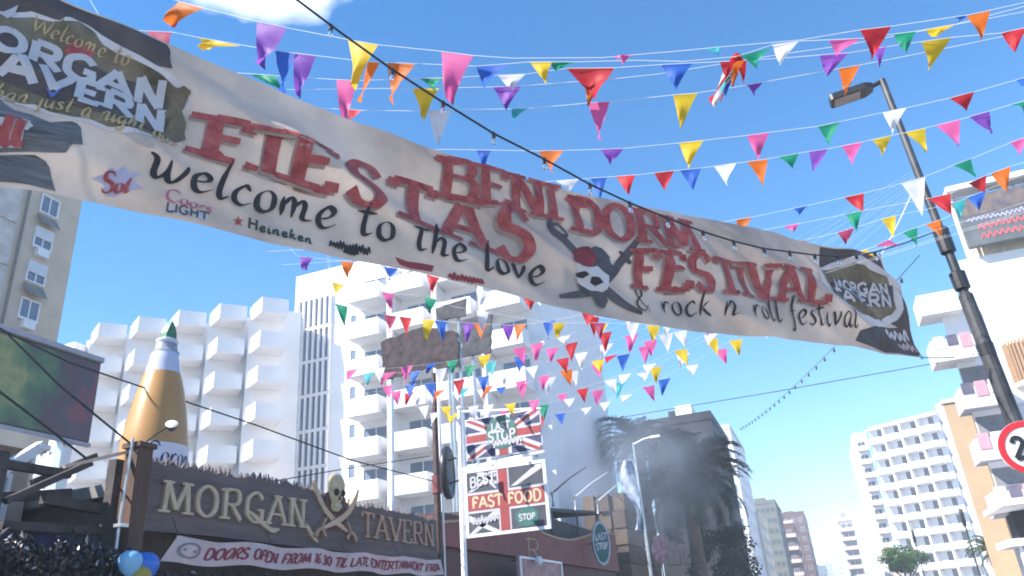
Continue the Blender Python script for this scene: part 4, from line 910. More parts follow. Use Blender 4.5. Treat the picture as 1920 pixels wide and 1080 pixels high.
pl = mat('palm_leaf', (.03, .038, .022), .5, .35, 2, trans=.2); pl2 = mat('palm_leaf_sunlit', (.08, .12, .04), .5, .3, 2, trans=.25)
palm('palm_tree', 'big palm with a dense dark crown in front of the dark tower', (-8.4, 58, 0), 10.6, .45, 84, 5.2, 1.75, 3, pl, 40, .95)
palm('palm_tree', 'second palm behind the street lamp, further left than the big one', (-11.3, 57, 0), 13.4, .36, 56, 3.9, 2.0, 8, pl, 30, .95)
palm('palm_tree', 'small palm by the shop canopy on the right pavement', (9.2, 55, 0), 3.6, .22, 30, 1.7, 2.0, 21, pl2, 22, .7)
tr_ = thing('street_tree', (7.4, 95, 0), 'round green tree on the right pavement below the balcony hotel', 'tree')
MB().tube([(7.4, 95, 0), (7.3, 95, 1.6), (7.4, 95, 3.2)], [.22, .17, .14], 8).build('trunk', MATS['palm_bark'], tr_)
rd = random.Random(4)
for k in range(7):
    a = k * .9; e = Vector((7.4 + 1.5 * math.cos(a), 95 + 1.5 * math.sin(a), 4.8 + rd.uniform(-.3, .8))); MB().tube([(7.4, 95, 2.9), (Vector((7.4, 95, 2.9)) + e) / 2 + Vector((0, 0, .2)), e], [.1, .07, .03], 6).build('limb', MATS['palm_bark'], tr_)
m = MB()
for k in range(34):
    a, r, z = rd.uniform(0, 6.3), 2.3 * rd.random() ** .6, rd.uniform(-.3, 1)
    c = (7.4 + r * math.cos(a), 95 + r * math.sin(a), 4.9 + z * 1.7 * (1 - (r / 3) ** 2)); leafmass(m, c, (.75, .75, .5), 170, .13, 300 + k)
tag(m.build('crown', mat('tree_leaf', (.06, .12, .03), .5, .45, 1.2, trans=.25), tr_), kind='stuff')
dt = thing('street_tree', (-7.6, 66, 0), 'dark bushy tree at the foot of the dark tower, under the palm', 'tree')
MB().tube([(-7.6, 66, 0), (-7.5, 66, 2), (-7.6, 66, 4)], [.25, .2, .15], 8).build('trunk', MATS['palm_bark'], dt); m = MB()
for k in range(30):
    a, r, z = rd.uniform(0, 6.3), 2.6 * rd.random() ** .6, rd.uniform(-1, 1)
    leafmass(m, (-7.6 + r * math.cos(a), 66 + r * math.sin(a), 5.2 + z * 2.2), (.9, .9, .7), 150, .15, 600 + k)
tag(m.build('crown', mat('dark_tree_leaf', (.025, .04, .02), .5, .4, 1.2, trans=.15), dt), kind='stuff')
# street lamps on the right pavement
for (x, y, h, lab) in ((8.9, 60, 6.2, 'dark slim lamp post in front of the right hotel'), (7.6, 80, 6.6, 'thin dark lamp post beside the round green tree')):
    t = thing('lamp_post', (x, y, 0), lab, 'street lamp')
    MB().tube([(x, y, 0), (x, y, 1.2), (x, y, h)], [.09, .06, .05], 8).build('pole', M_['black'], t); MB().tube([(x, y, 0), (x, y, .9)], .1, 10).build('base', M_['black'], t)
    MB().lathe((x, y, h), [(.05, -.5), (.12, -.48), (.13, .55), (.1, .6), (0, .62)], 10).build('lantern', M_['black'], t, True)
# wires across the street, far
cable('street_wire', 'thin wire across the street below the big banner', [at(1760, 680, Y=44), at(1450, 735, Y=41), at(1150, 785, Y=44)], .02)
def far_string(lab, a, b, n, sag):
    t = thing('light_string', a, lab, 'light string'); P = [a + (b - a) * (i / n) - Vector((0, 0, sag * 4 * (i / n) * (1 - i / n))) for i in range(n + 1)]
    MB().tube(P, .007, 5).build('wire', M_['cable'], t)
    bm = MB().lathe((0, 0, -.06), [(0, .05), (.025, .04), (.03, -.01), (.025, -.06), (0, -.08)], 8).mesh('bulb', M_['black'])
    for i in range(1, n): inst(bm, 'bulb', t, Matrix.Translation(P[i]))
far_string('dotted light string receding down the street under the big banner', at(1725, 478, Y=14.2), at(1385, 805, Y=45), 26, .3)
far_string('faint dotted light string far down the street', at(1640, 925, Y=80), at(1450, 955, Y=110), 14, .2)
# ================================================================== the big cloth banner across the street
BA, BB = Vector((-6.1, 3.5, 0)), Vector((2.1, 14.0, 0)); BD = (BB - BA).normalized(); BN = Vector((BD.y, -BD.x, 0))
def bp(px, py, o=0.0):
    d = ray(px, py); A_ = BA + BN * o; t = (A_ - CAMPOS).dot(BN) / d.dot(BN); p = CAMPOS + d * t
    return ((p - A_).dot(BD), p.z)
def bpw(px, py, o):
    u, v = bp(px, py, o); p = BA + BN * o + BD * u; return Vector((p.x, p.y, v))
TOP = [(-260, -195), (-60, -88), (116, 0), (246, 58), (317, 88), (380, 115), (480, 154), (560, 185), (640, 216), (720, 246), (800, 276), (880, 304), (960, 327), (1040, 349), (1120, 368), (1200, 386), (1320, 410), (1430, 434), (1535, 460), (1655, 478)]
BOT = [(-260, 308), (-120, 330), (0, 350), (100, 364), (160, 378), (250, 399), (330, 416), (440, 441), (560, 468), (690, 493), (800, 516), (920, 541), (1000, 561), (1100, 588), (1200, 607), (1300, 621), (1400, 632), (1500, 640), (1600, 650), (1660, 664), (1733, 669)]
def resample(P, n):
    P = [bp(*p) for p in P]; L = [0]
    for a, b in zip(P, P[1:]): L.append(L[-1] + math.hypot(b[0] - a[0], b[1] - a[1]))
    out = []; j = 0
    for i in range(n + 1):
        s = L[-1] * i / n
        while j < len(L) - 2 and L[j + 1] < s: j += 1
        f = (s - L[j]) / (L[j + 1] - L[j]); out.append((P[j][0] + (P[j + 1][0] - P[j][0]) * f, P[j][1] + (P[j + 1][1] - P[j][1]) * f))
    return out
def wrk(u, v):
    w = .05 * math.sin(2.4 * u + 3.1 * v) + .022 * math.sin(1.1 * u - 4.3 * v + 1) + .016 * math.sin(5.7 * u + 5.0 * v + 2) + .05 * math.sin(.75 * u + .4)
    w += .018 * math.sin(9.0 * u + 6.5 * v) * math.sin(1.3 * u + .7) + .055 * max(0, math.sin(1.7 * u + 4.4 * v)) ** 4 + .035 * max(0, math.sin(2.9 * u + 5.6 * v + 1.4)) ** 6
    t_ = (v - edge_at(BOTP, u)) / max(.3, edge_at(TOPP, u) - edge_at(BOTP, u)); t_ = min(1, max(0, t_))
    return w * (.4 + .9 * math.sin(math.pi * t_))
TOPP, BOTP = [bp(*p) for p in TOP], [bp(*p) for p in BOT]
def edge_at(P, u):
    for a, b in zip(P, P[1:]):
        if u <= b[0]: return a[1] + (b[1] - a[1]) * (u - a[0]) / (b[0] - a[0])
    return P[-1][1]
def SB(u, v, k=0):
    p = BA + BD * u + BN * (wrk(u, v) + k); return Vector((p.x, p.y, v))
bn = thing('street_banner', (-2, 8.7, 5.3), 'huge cream cloth banner across the street reading BENIDORM FIESTAS FESTIVAL', 'banner')
NT = 640; tt, bb = resample(TOP, NT), resample(BOT, NT)
cloth_m = mat('banner_cloth', (.56, .44, .37), .85, .24, .7, .5, trans=.27, col2=(.71, .58, .495), bscale=2.5)
MB().grid([[SB(b[0] + (t[0] - b[0]) * j / 64, b[1] + (t[1] - b[1]) * j / 64) for t, b in zip(tt, bb)] for j in range(65)]).build('cloth', cloth_m, bn, True)
def F(name, pts, m, off, jag=0, step=.12, label=None):
    P = [bp(*p) for p in pts]
    if jag: P = ragged(P, jag, step)
    mb = MB(); fill(mb, SB, P, off, .04, .06); o = mb.build(name, m, bn)
    if label: o['label'] = label
    return o
def T(s, a, b, h0, h1, m, wt, style, off=.02, gap=.12, slant=0, nm='lettering', label=None):
    A_, B_ = bp(*a), bp(*b); ha = bp(a[0], a[1] - h0)[1] - A_[1]; hb = bp(b[0], b[1] - h1)[1] - B_[1]
    tot = sum(G[c][0] + gap for c in s) - gap; cur = 0
    for wd_ in s.split(' '):
        wl = sum(G[c][0] + gap for c in wd_) - gap; f0, f1 = cur / tot, (cur + wl) / tot; cur += wl + gap + G[' '][0] + gap
        L_ = lambda f: (A_[0] + (B_[0] - A_[0]) * f, A_[1] + (B_[1] - A_[1]) * f)
        mb = MB(); text(mb, SB, wd_, L_(f0), L_(f1), ha + (hb - ha) * f0, wt, style, gap, slant, off, 0, ha + (hb - ha) * f1); o = mb.build(nm, m, bn); o['label'] = label or f'printed word {wd_}'
redp = mat('red_print', (.50, .07, .08), .85, .35, 7, trans=.15, col2=(.58, .15, .14)); blk = mat('black_print', (.035, .028, .03), .8, .2, 4)
dbr = mat('dark_brown_print', (.105, .078, .075), .85, .35, 1.6); olive = mat('olive_brown_print', (.155, .115, .065), .85, .4, 2.2, col2=(.28, .22, .15)); goldp = mat('gold_print', (.48, .34, .17), .8, .25, 5)
greyp = mat('grey_wood_print', (.12, .115, .125), .85, .45, 2.0, stretch=(1, 1, 9), col2=(.22, .21, .22)); wht = mat('white_print', (.56, .52, .53), .8, .1, 3); edge = mat('pale_outline_print', (.66, .58, .57), .8, .1, 3)
shp = mat('brown_shadow_print', (.36, .24, .205), .85, .25, 4)
for s_, a_, b_, h_, k_, w_, g_, sl_ in (('FIESTAS', (373, 296), (993, 493), 68, 86, .35, .22, .05), ('BENI', (828, 366), (1046, 414), 66, 62, .25, .1, 0), ('DORM', (1078, 434), (1298, 482), 62, 58, .25, .1, 0), ('FESTIVAL', (1195, 539), (1535, 576), 64, 58, .27, .16, 0)): T(s_, a_, b_, h_, k_, shp, w_, 'serif', .012, g_, sl_, 'letter_shadow', f'brown shadow print of {s_}')
T('FIESTAS', (378, 292), (998, 489), 68, 86, redp, .35, 'serif', gap=.22, slant=.05)
T('BENI', (832, 362), (1050, 410), 66, 62, redp, .25, 'serif', gap=.1)
T('DORM', (1082, 430), (1302, 478), 62, 58, redp, .25, 'serif', gap=.1)
T('FESTIVAL', (1198, 536), (1538, 573), 64, 58, redp, .27, 'serif', gap=.16)
T('welcome to the love', (272, 338), (1024, 535), 78, 62, blk, .15, 'brush', gap=.06, slant=.12)
T("& rock n' roll festival", (1190, 582), (1600, 618), 50, 48, blk, .12, 'brush', gap=.07, slant=.08)
# flourishes of the red capitals
for P in ([(812, 297), (838, 303), (870, 306)], [(372, 286), (392, 292), (420, 300)], [(1065, 372), (1085, 378), (1110, 384)]):
    mb = MB(); ribbon(mb, SB, dens(crom([bp(*p) for p in P]), .1), lambda a, b: .11, .02, 0, .9); mb.build('flourish', redp, bn)
# left-hand tavern emblem: dark ground, pale ragged outline, board and letters
F('dark_corner', [(-258, -185), (-60, -84), (116, 4), (246, 61), (317, 91), (320, 140), (262, 128), (180, 80), (100, 60), (-258, 60)], dbr, .004)
F('emblem_outline', [(-258, 10), (-60, 20), (20, 30), (60, 28), (105, 44), (125, 38), (170, 52), (185, 72), (320, 150), (345, 172), (352, 200), (340, 225), (350, 255), (330, 275), (235, 268), (165, 248), (100, 232), (0, 196), (-258, 170)], edge, .007, .03, .15)
F('emblem_board', [(-258, 18), (-60, 28), (20, 38), (60, 36), (100, 52), (150, 48), (172, 66), (190, 84), (300, 145), (330, 172), (345, 178), (350, 200), (334, 222), (344, 262), (320, 268), (240, 258), (165, 238), (100, 222), (0, 188), (-258, 160)], olive, .010, .03, .12)
F('emblem_shadow', [(-250, 60), (0, 66), (60, 92), (180, 130), (300, 165), (318, 210), (308, 262), (200, 232), (100, 200), (0, 158), (-250, 120)], dbr, .013, .02, .12)
T('MORGAN', (-110, 68), (306, 204), 44, 44, wht, .3, 'sans', .018, .1)
T('TAVERN', (-70, 124), (306, 252), 46, 46, wht, .3, 'sans', .018, .1)
T('Welcome to', (56, 60), (240, 126), 30, 30, goldp, .13, 'brush', .016, .06, .15)
T('More than just a night out', (-150, 158), (332, 276), 30, 38, goldp, .14, 'brush', .018, .06, .15)
F('red_turban', [(120, 92), (135, 82), (160, 88), (178, 100), (170, 116), (140, 112), (122, 104)], redp, .016, .015, .08)
F('pirate_figure', [(322, 182), (338, 172), (352, 182), (350, 200), (338, 212), (345, 236), (346, 262), (330, 268), (308, 258), (318, 232), (312, 210)], olive, .021, .02, .08)
F('emblem_feather', [(0, 32), (34, 14), (30, 30), (14, 42)], wht, .016); F('bird_mark', [(84, 176), (98, 188), (120, 176), (96, 198)], mat('blue_print', (.10, .16, .45), .8), .021)
F('wood_plank', [(-258, 178), (0, 200), (22, 214), (60, 228), (90, 240), (140, 244), (158, 262), (154, 284), (128, 288), (122, 302), (60, 296), (-258, 270)], greyp, .008, .025, .15)
F('wood_plank', [(-258, 274), (60, 300), (96, 316), (92, 340), (104, 358), (0, 345), (-258, 305)], greyp, .0085, .025, .15)
F('sticker', [(-60, 232), (50, 240), (60, 252), (44, 262), (42, 286), (-60, 282)], wht, .013, .01, .1)
T('ell', (-30, 274), (38, 280), 58, 40, redp, .24, 'sans', .018, .16, label='red printed letters on a white sticker')
# sponsor marks along the lower edge
F('star_burst', [(168, 342), (198, 338), (205, 322), (216, 334), (232, 318), (236, 336), (258, 332), (248, 350), (266, 362), (238, 366), (214, 374), (190, 370), (196, 354)], mat('lilac_print', (.50, .44, .56), .8), .006)
T('Sol', (186, 366), (240, 368), 36, 24, redp, .2, 'brush', .012, .04, .1, label='printed sponsor mark in red script')
F('light_ground', [(305, 398), (318, 392), (392, 408), (390, 420), (300, 404)], wht, .006)
T('Coors', (306, 384), (396, 404), 24, 22, mat('pink_print', (.50, .13, .20), .8), .2, 'brush', .012, .03, .1, label='printed sponsor name in pink script'); T('LIGHT', (308, 402), (388, 418), 15, 14, mat('charcoal_print', (.10, .08, .1), .8), .2, 'sans', .012, label='printed sponsor name in outlined capitals')
st5 = []
for i in range(10):
    r = 11 if i % 2 == 0 else 4.5; a = -math.pi / 2 + i * math.pi / 5; st5.append((446 + r * math.cos(a), 416 + r * math.sin(a)))
F('red_star', st5, redp, .012)
T('Heineken', (464, 428), (584, 459), 20, 18, mat('dark_green_print', (.04, .07, .06), .8), .2, 'sans', .012, .14, label='printed sponsor name after the red star')
mb = MB(); scrawl(mb, SB, bp(618, 462), bp(692, 480), .09, 13, .02, .012); mb.build('blurred_lettering', blk, bn)
mb = MB(); scrawl(mb, SB, bp(645, 474), bp(670, 480), .06, 4, .03, .012); mb.build('blurred_lettering', blk, bn)
F('red_ribbon', [(738, 484), (760, 493), (812, 500), (810, 512), (768, 506), (746, 498)], mat('dull_red_print', (.30, .05, .06), .8), .008)
mb = MB(); scrawl(mb, SB, bp(840, 523), bp(906, 534), .07, 9, .035, .012); mb.build('blurred_lettering', MATS['dull_red_print'], bn)
# printed skull with red headscarf over crossed cutlasses, middle of the banner
def stroke(P, w, m, nm, off=.014, tp=.6):
    mb = MB(); ribbon(mb, SB, dens(crom([bp(*p) for p in P]), .08), lambda a, b: w, off, 0, tp); return mb.build(nm, m, bn)
smoke_p = mat('charcoal_wash_print', (.10, .09, .095), .85, .4, 3)
stroke([(1036, 398), (1034, 425), (1056, 448), (1078, 475), (1120, 530), (1165, 570), (1200, 590)], .13, smoke_p, 'printed_cutlass', .012)
stroke([(1030, 416), (1044, 440), (1064, 440), (1050, 420), (1036, 420)], .05, smoke_p, 'printed_hilt', .0165, 0)
stroke([(1196, 447), (1175, 478), (1150, 510), (1110, 545), (1050, 555)], .12, smoke_p, 'printed_cutlass', .0165)
stroke([(1162, 470), (1178, 486), (1186, 492)], .06, smoke_p, 'printed_hilt', .0175)
F('printed_hair', [(1108, 462), (1128, 462), (1146, 478), (1148, 500), (1138, 522), (1118, 514), (1106, 500)], smoke_p, .019, .02, .08)  # dark printed hair beside the headscarf
F('skull_print', [(1074, 500), (1120, 502), (1140, 520), (1138, 542), (1118, 556), (1096, 548), (1078, 530)], edge, .021, .015, .08)
F('headscarf', [(1070, 492), (1072, 474), (1084, 464), (1104, 462), (1114, 470), (1116, 488), (1108, 502), (1088, 502)], mat('scarf_print', (.26, .04, .045), .8, .3, 5), .024, .008, .08)
for P in ([(1076, 514), (1092, 512), (1100, 518), (1090, 524), (1078, 520)], [(1104, 522), (1120, 522), (1128, 532), (1114, 538), (1104, 532)]): F('printed_eye', P, blk, .025)
F('printed_jaw', [(1082, 532), (1100, 544), (1130, 550), (1140, 562), (1132, 578), (1120, 572), (1110, 556), (1090, 546)], smoke_p, .0255, .015, .07)
# right-hand emblem on its dark ground
F('dark_end_panel', [(1536, 463), (1652, 479), (1692, 570), (1731, 667), (1662, 661), (1600, 640), (1606, 622), (1640, 612), (1690, 612), (1560, 540), (1538, 500)], dbr, .004)
F('emblem_outline', [(1528, 500), (1546, 500), (1570, 492), (1600, 480), (1630, 494), (1665, 516), (1680, 540), (1692, 582), (1686, 598), (1662, 612), (1636, 612), (1610, 600), (1590, 588), (1558, 574), (1550, 545), (1536, 530)], edge, .008, .02, .12)
F('emblem_board', [(1540, 508), (1552, 507), (1574, 502), (1600, 491), (1626, 505), (1655, 523), (1668, 546), (1680, 578), (1674, 588), (1657, 600), (1640, 600), (1616, 590), (1596, 577), (1570, 563), (1563, 543), (1547, 524)], olive, .012, .02, .1)
F('emblem_shadow', [(1556, 520), (1600, 525), (1666, 538), (1676, 574), (1620, 568), (1562, 556)], dbr, .016, .02, .1)
T('MORGAN', (1566, 540), (1664, 553), 17, 17, wht, .28, 'sans', .021, .1); T('TAVERN', (1562, 562), (1672, 576), 19, 20, wht, .28, 'sans', .021, .1)
F('small_emblem', [(1606, 628), (1625, 620), (1660, 616), (1652, 630), (1640, 648), (1612, 640)], smoke_p, .009, .015, .1)
mb = MB(); scrawl(mb, SB, bp(1666, 636), bp(1712, 640), .2, 5, .05, .012); mb.build('blurred_lettering', edge, bn); mb = MB(); scrawl(mb, SB, bp(1690, 655), bp(1722, 658), .13, 4, .05, .012); mb.build('blurred_lettering', mat('peach_print', (.6, .4, .38), .8), bn)
# ropes
def rope(a, b, sag=.05):
    P = [a + (b - a) * (i / 8) - Vector((0, 0, sag * 4 * i / 8 * (1 - i / 8))) for i in range(9)]; MB().tube(P, .012, 6).build('rope', mat('pale_rope', (.5, .48, .46), .9), bn)
ct, cb = SB(*bp(1655, 478)), SB(*bp(1733, 669)); lamp_at = lambda z: Vector((3.33 - .038 * z, 14.0, z))
rope(ct, lamp_at(8.6)); rope(cb, lamp_at(5.2))
lt, lb_ = SB(*tt[0]), SB(*bb[0]); rope(lt, Vector((-9.9, 1.5, 8.5))); rope(lb_, Vector((-9.9, 1.2, 5.6)))
for (u, v) in (tt[NT], bb[NT]): MB().lathe(SB(u - .05, v, .004), [(.02, 0), (.05, .002), (.05, .006), (.02, .006)], 12, BN).build('eyelet', M_['steel'], bn)
# ------------------------------------------------------------------ lamp post the banner is tied to
lp_ = thing('lamp_post', (3.33, 14, 0), 'tall dark lamp post with a flat lamp head, right of the banner', 'street lamp')
MB().tube([lamp_at(z) for z in (0, 1.5, 4, 6.2, 6.25, 10.8)], [.17, .15, .125, .115, .075, .06], 12).build('pole', mat('pole_dark', (.025, .027, .033), .5, .5, 1.5, spec=.4, col2=(.08, .08, .09)), lp_)
for z_, h_ in ((7.0, .5), (6.3, .35), (5.1, .25)):
    a = lamp_at(z_); MB().lathe(a, [(.085, 0), (.125, .02), (.13, h_ - .03), (.085, h_)], 12, lamp_at(z_ + 1) - a).build('band', M_['black'], lp_)
h0, h1 = at(1650, 158, Y=14), at(1556, 190, Y=14); hd = (h1 - h0)
MB().tube([lamp_at(10.78), h0 + hd * .06 + Vector((0, 0, .03)), h0 + hd * .22], .045, 8).build('arm', M_['black'], lp_)
sd = Vector((0, 1, 0)); upv = hd.normalized().cross(sd); upv = -upv if upv.z < 0 else upv
prof = [(.15, .1), (.3, .17), (.95, .17), (1.0, .15)]; m = MB(); rows = []
for f, w in prof:
    c = h0 + hd * f; th = .05 if f < .2 else .075; rows.append([c - sd * w - upv * th, c + sd * w - upv * th, c + sd * w + upv * th * .7, c - sd * w + upv * th * .7, c - sd * w - upv * th])
m.grid(rows); m.face(rows[0][:4]); m.face(rows[-1][:4]); head = m.build('lamp_head', M_['black'], lp_)
c0, c1 = h0 + hd * .42, h0 + hd * .93; MB().prism([c0 - sd * .13 - upv * .079, c0 + sd * .13 - upv * .079, c1 + sd * .13 - upv * .079, c1 - sd * .13 - upv * .079], -upv * .012).build('lens', mat('lamp_glass', (.33, .25, .24), .3, .2, 5), head)
c = h0 + hd * .35 + upv * .05; MB().lathe(c, [(.05, 0), (.05, .04), (.03, .075), (0, .08)], 10, upv).build('light_sensor', M_['wsteel'], head)
# ------------------------------------------------------------------ speed limit sign
sg = thing('speed_sign', (at(1930, 838, Y=7.5).x, 7.5, 0), 'round red and white speed limit sign at the right edge', 'sign')
c = at(1929, 838, Y=7.5); rr_ = (at(1929, 788, Y=7.5) - at(1929, 888, Y=7.5)).length / 2
Ss = plane(c, (1, 0, 0), (0, 0, 1)); ring = lambda r0, r1, k: [[Ss(r * math.cos(a * math.pi / 24), r * math.sin(a * math.pi / 24), k) for a in range(49)] for r in (r0, r1)]
MB().prism([Ss(rr_ * math.cos(a * math.pi / 24), rr_ * math.sin(a * math.pi / 24), -.03) for a in range(48)], (0, -.02, 0)).build('plate', mat('sign_white', (.72, .72, .74), .4, .04, 3), sg)
MB().grid(ring(rr_ * .99, rr_ * .76, -.004)).build('red_ring', mat('sign_red', (.45, .02, .03), .4, .08, 3), sg)
m = MB(); text(m, Ss, '20', (-rr_ * .54, -rr_ * .36), (rr_ * .5, -rr_ * .36), rr_ * .76, .22, 'sans', off=0, gap=.2); m.build('numeral', mat('sign_black', (.02, .02, .022), .4), sg)
MB().tube([(c.x, 7.56, 0), (c.x, 7.56, c.z + rr_ * .8)], .03, 10).build('post', M_['steel'], sg)
# ------------------------------------------------------------------ bulb cable in front of the banner
lc = thing('light_string', bpw(560, 0, .6), 'black cable of light bulbs sagging in front of the banner', 'light string')
LCP = [(470, -65), (560, 2), (640, 62), (735, 130), (820, 185), (925, 250), (1020, 298), (1105, 345), (1180, 380), (1250, 408), (1317, 434), (1375, 452), (1432, 466), (1480, 472), (1527, 478), (1570, 480), (1605, 478), (1640, 473), (1700, 455), (1775, 425)]
OFF = [.9, .8, .75, .7, .65, .6, .55, .5, .45, .42, .4, .38, .36, .34, .32, .3, .3, .3, .2, .1]
P3 = [bpw(x, y, o) for (x, y), o in zip(LCP, OFF)]
P4 = []
for a, b in zip(P3, P3[1:]): P4 += [a.lerp(b, i / 4) for i in range(4)]
P4.append(P3[-1]); MB().tube(P4, .013, 6).build('wire', M_['cable'], lc)
sock = MB().lathe((0, 0, 0), [(.0, .015), (.022, .012), (.026, -.06), (.022, -.075), (0, -.075)], 10).mesh('socket', M_['black'])
bulb = MB().lathe((0, 0, 0), [(.016, -.075), (.022, -.095), (.028, -.118), (.028, -.132), (.02, -.15), (0, -.157)], 12).mesh('bulb', mat('clear_bulb', (.8, .8, .82), .08, .03, 5, spec=1))
bq = [(620, 48), (735, 130), (830, 192), (925, 250), (1020, 298), (1105, 345), (1180, 380), (1250, 408), (1317, 434), (1375, 452), (1432, 466), (1480, 472), (1527, 478), (1570, 480), (1605, 478), (1640, 473)]
for x, y in bq:
    i = min(range(len(LCP)), key=lambda k: abs(LCP[k][0] - x)); p = bpw(x, y, OFF[i]); o = inst(sock, 'socket', lc, Matrix.Translation(p)); inst(bulb, 'bulb', o, Matrix.Translation(p))
# ------------------------------------------------------------------ bunting
FC = dict(r=(.55, .03, .04), o=(.70, .16, .02), y=(.72, .50, .03), g=(.02, .30, .17), b=(.035, .13, .50), p=(.25, .08, .45), k=(.70, .12, .33), w=(.72, .72, .74), t=(.05, .42, .45), d=(.42, .05, .12))
FM = {k: mat('flag_' + k, c, .5, .06, 3, trans=.55, spec=.2) for k, c in FC.items()}
cordm = mat('bunting_cord', (.75, .75, .77), .8, .05, 5)
def flag_mesh(mb, A_, B_, C2, curl, seed):
    rd = random.Random(seed); n = 6; nrm = (B_ - A_).cross(C2 - A_).normalized(); rows = []
    ph = rd.uniform(0, 6)
    for i in range(n + 1):
        t = i / n; L, R3 = A_.lerp(C2, t), B_.lerp(C2, t); row = []
        for j in range(5):
            s = j / 4; q = L.lerp(R3, s); q = q + nrm * curl * (math.sin(ph + 3.2 * s + 2.6 * t) * t * .9 + .35 * math.sin(2 * ph + 7 * s - 3 * t) * t); row.append(q)
        rows.append(row)
    return mb.grid(rows)
def bunting(label, Y, line, flags, r=.003, group='bunting strings above the street', ends=True):
    W = [at(x, y, Y=Y) for x, y in line]
    if ends:
        l, r2 = W[0], W[-1]
        if l.x > -9.6: W.insert(0, Vector((-9.7, Y, l.z + 1.7)))
        if r2.x < 8.3: W.append(Vector((8.6, Y, r2.z + (8.6 - r2.x) * .12)))
    t = thing('bunting_string', W[0], label, 'bunting', group)
    MB().tube(W, r, 5).build('cord', cordm, t)
    for i, f in enumerate(flags):
        x1, y1, x2, y2, x3, y3, c = f; sw = random.uniform(-.1, .1)
        A_, B_, C2 = at(x1, y1, Y=Y + .012), at(x2, y2, Y=Y + .012 + random.uniform(-.04, .04)), at(x3, y3, Y=Y + sw)
        m = MB(); flag_mesh(m, A_, B_, C2, (B_ - A_).length * .21, i + int(Y * 50)); m.build('flag', FM[c], t, True)
    return t
bunting('highest bunting string, with orange, purple and pink flags', 6.35, [(250, -22), (335, 2), (382, 15), (482, 40), (538, 52), (652, 74), (710, 84), (827, 96), (888, 104), (960, 109), (1130, 108), (1195, 102), (1280, 95), (1350, 88), (1500, 75), (1612, 56), (1672, 49), (1760, 36), (1815, 28), (1920, 5)],
    [(335, 2, 382, 16, 312, 43, 'o'), (482, 40, 538, 52, 484, 120, 'p'), (652, 74, 710, 84, 663, 165, 'y'), (827, 96, 888, 105, 840, 188, 'k'), (1150, 106, 1195, 101, 1165, 111, 'k'), (1320, 92, 1350, 86, 1348, 97, 't'), (1612, 55, 1672, 48, 1637, 107, 'r'), (1785, 32, 1815, 27, 1800, 38, 'b'), (1813, 30, 1857, 20, 1840, 75, 'o')])
bunting('second highest bunting string, with a blue flag and white flag pair', 6.5, [(200, 52), (275, 58), (322, 60), (372, 70), (452, 84), (516, 95), (592, 104), (690, 116), (778, 119), (893, 124), (993, 116), (1080, 116), (1195, 113), (1280, 115), (1380, 106), (1448, 84), (1500, 77), (1615, 72), (1720, 58), (1793, 45), (1920, 12)],
    [(275, 58, 322, 60, 300, 108, 'd'), (372, 70, 452, 86, 385, 98, 'y'), (516, 95, 555, 100, 527, 172, 'b'), (550, 99, 592, 105, 556, 178, 'p'), (690, 116, 712, 118, 672, 190, 'o'), (727, 118, 778, 120, 733, 190, 'o'), (893, 125, 950, 122, 905, 160, 'b'), (993, 116, 1036, 116, 1020, 152, 'y'), (1030, 116, 1080, 116, 1045, 131, 'g'), (1385, 106, 1445, 90, 1420, 118, 'g'), (1448, 84, 1498, 77, 1462, 122, 'w'), (1555, 76, 1615, 72, 1570, 106, 'k'), (1675, 64, 1718, 58, 1698, 100, 'g'), (1735, 55, 1793, 45, 1755, 72, 'y')])
bunting('third bunting string, with the large red flag', 6.65, [(400, 134), (467, 138), (520, 142), (630, 149), (668, 151), (786, 147), (832, 146), (933, 141), (985, 139), (1062, 128), (1152, 127), (1240, 121), (1300, 118), (1400, 113), (1480, 108), (1537, 103), (1592, 99), (1660, 88), (1728, 78), (1785, 70), (1877, 62), (1920, 52)],
    [(467, 138, 520, 142, 525, 168, 'g'), (630, 149, 668, 152, 645, 228, 'k'), (786, 147, 832, 146, 815, 165, 'g'), (933, 141, 985, 139, 960, 170, 'w'), (1062, 128, 1152, 127, 1120, 190, 'r'), (1240, 121, 1300, 118, 1265, 165, 'b'), (1350, 116, 1392, 113, 1362, 160, 'r'), (1537, 103, 1592, 99, 1550, 145, 'p'), (1640, 90, 1662, 87, 1648, 125, 'p'), (1728, 78, 1785, 70, 1742, 130, 'y'), (1877, 62, 1925, 52, 1903, 100, 'r')])
bunting('fourth bunting string, with yellow, purple and orange flags', 6.75, [(560, 168), (680, 166), (773, 166), (824, 165), (925, 163), (978, 161), (1093, 152), (1130, 150), (1240, 138), (1340, 122), (1450, 104), (1600, 82), (1760, 52), (1920, 22)],
    [(773, 166, 824, 165, 793, 222, 'y'), (925, 163, 978, 161, 950, 208, 'p'), (1093, 152, 1130, 150, 1103, 200, 'o'), (1360, 120, 1398, 113, 1338, 195, 'w'), (1372, 118, 1390, 115, 1350, 190, 'r')])
bunting('fifth bunting string, with a white flag left and a yellow flag mid way', 6.9, [(600, 203), (655, 205), (680, 207), (803, 208), (845, 206), (957, 204), (995, 203), (1103, 193), (1143, 191), (1262, 178), (1308, 174), (1380, 163), (1520, 138), (1572, 129), (1612, 122), (1700, 105), (1800, 85), (1920, 60)],
    [(655, 205, 678, 207, 650, 228, 'r'), (803, 208, 845, 206, 820, 268, 'w'), (957, 204, 995, 203, 960, 217, 't'), (1103, 193, 1143, 191, 1123, 260, 'k'), (1262, 178, 1308, 175, 1275, 238, 'y'), (1400, 160, 1430, 155, 1415, 175, 'p'), (1572, 129, 1612, 122, 1585, 180, 'o')])
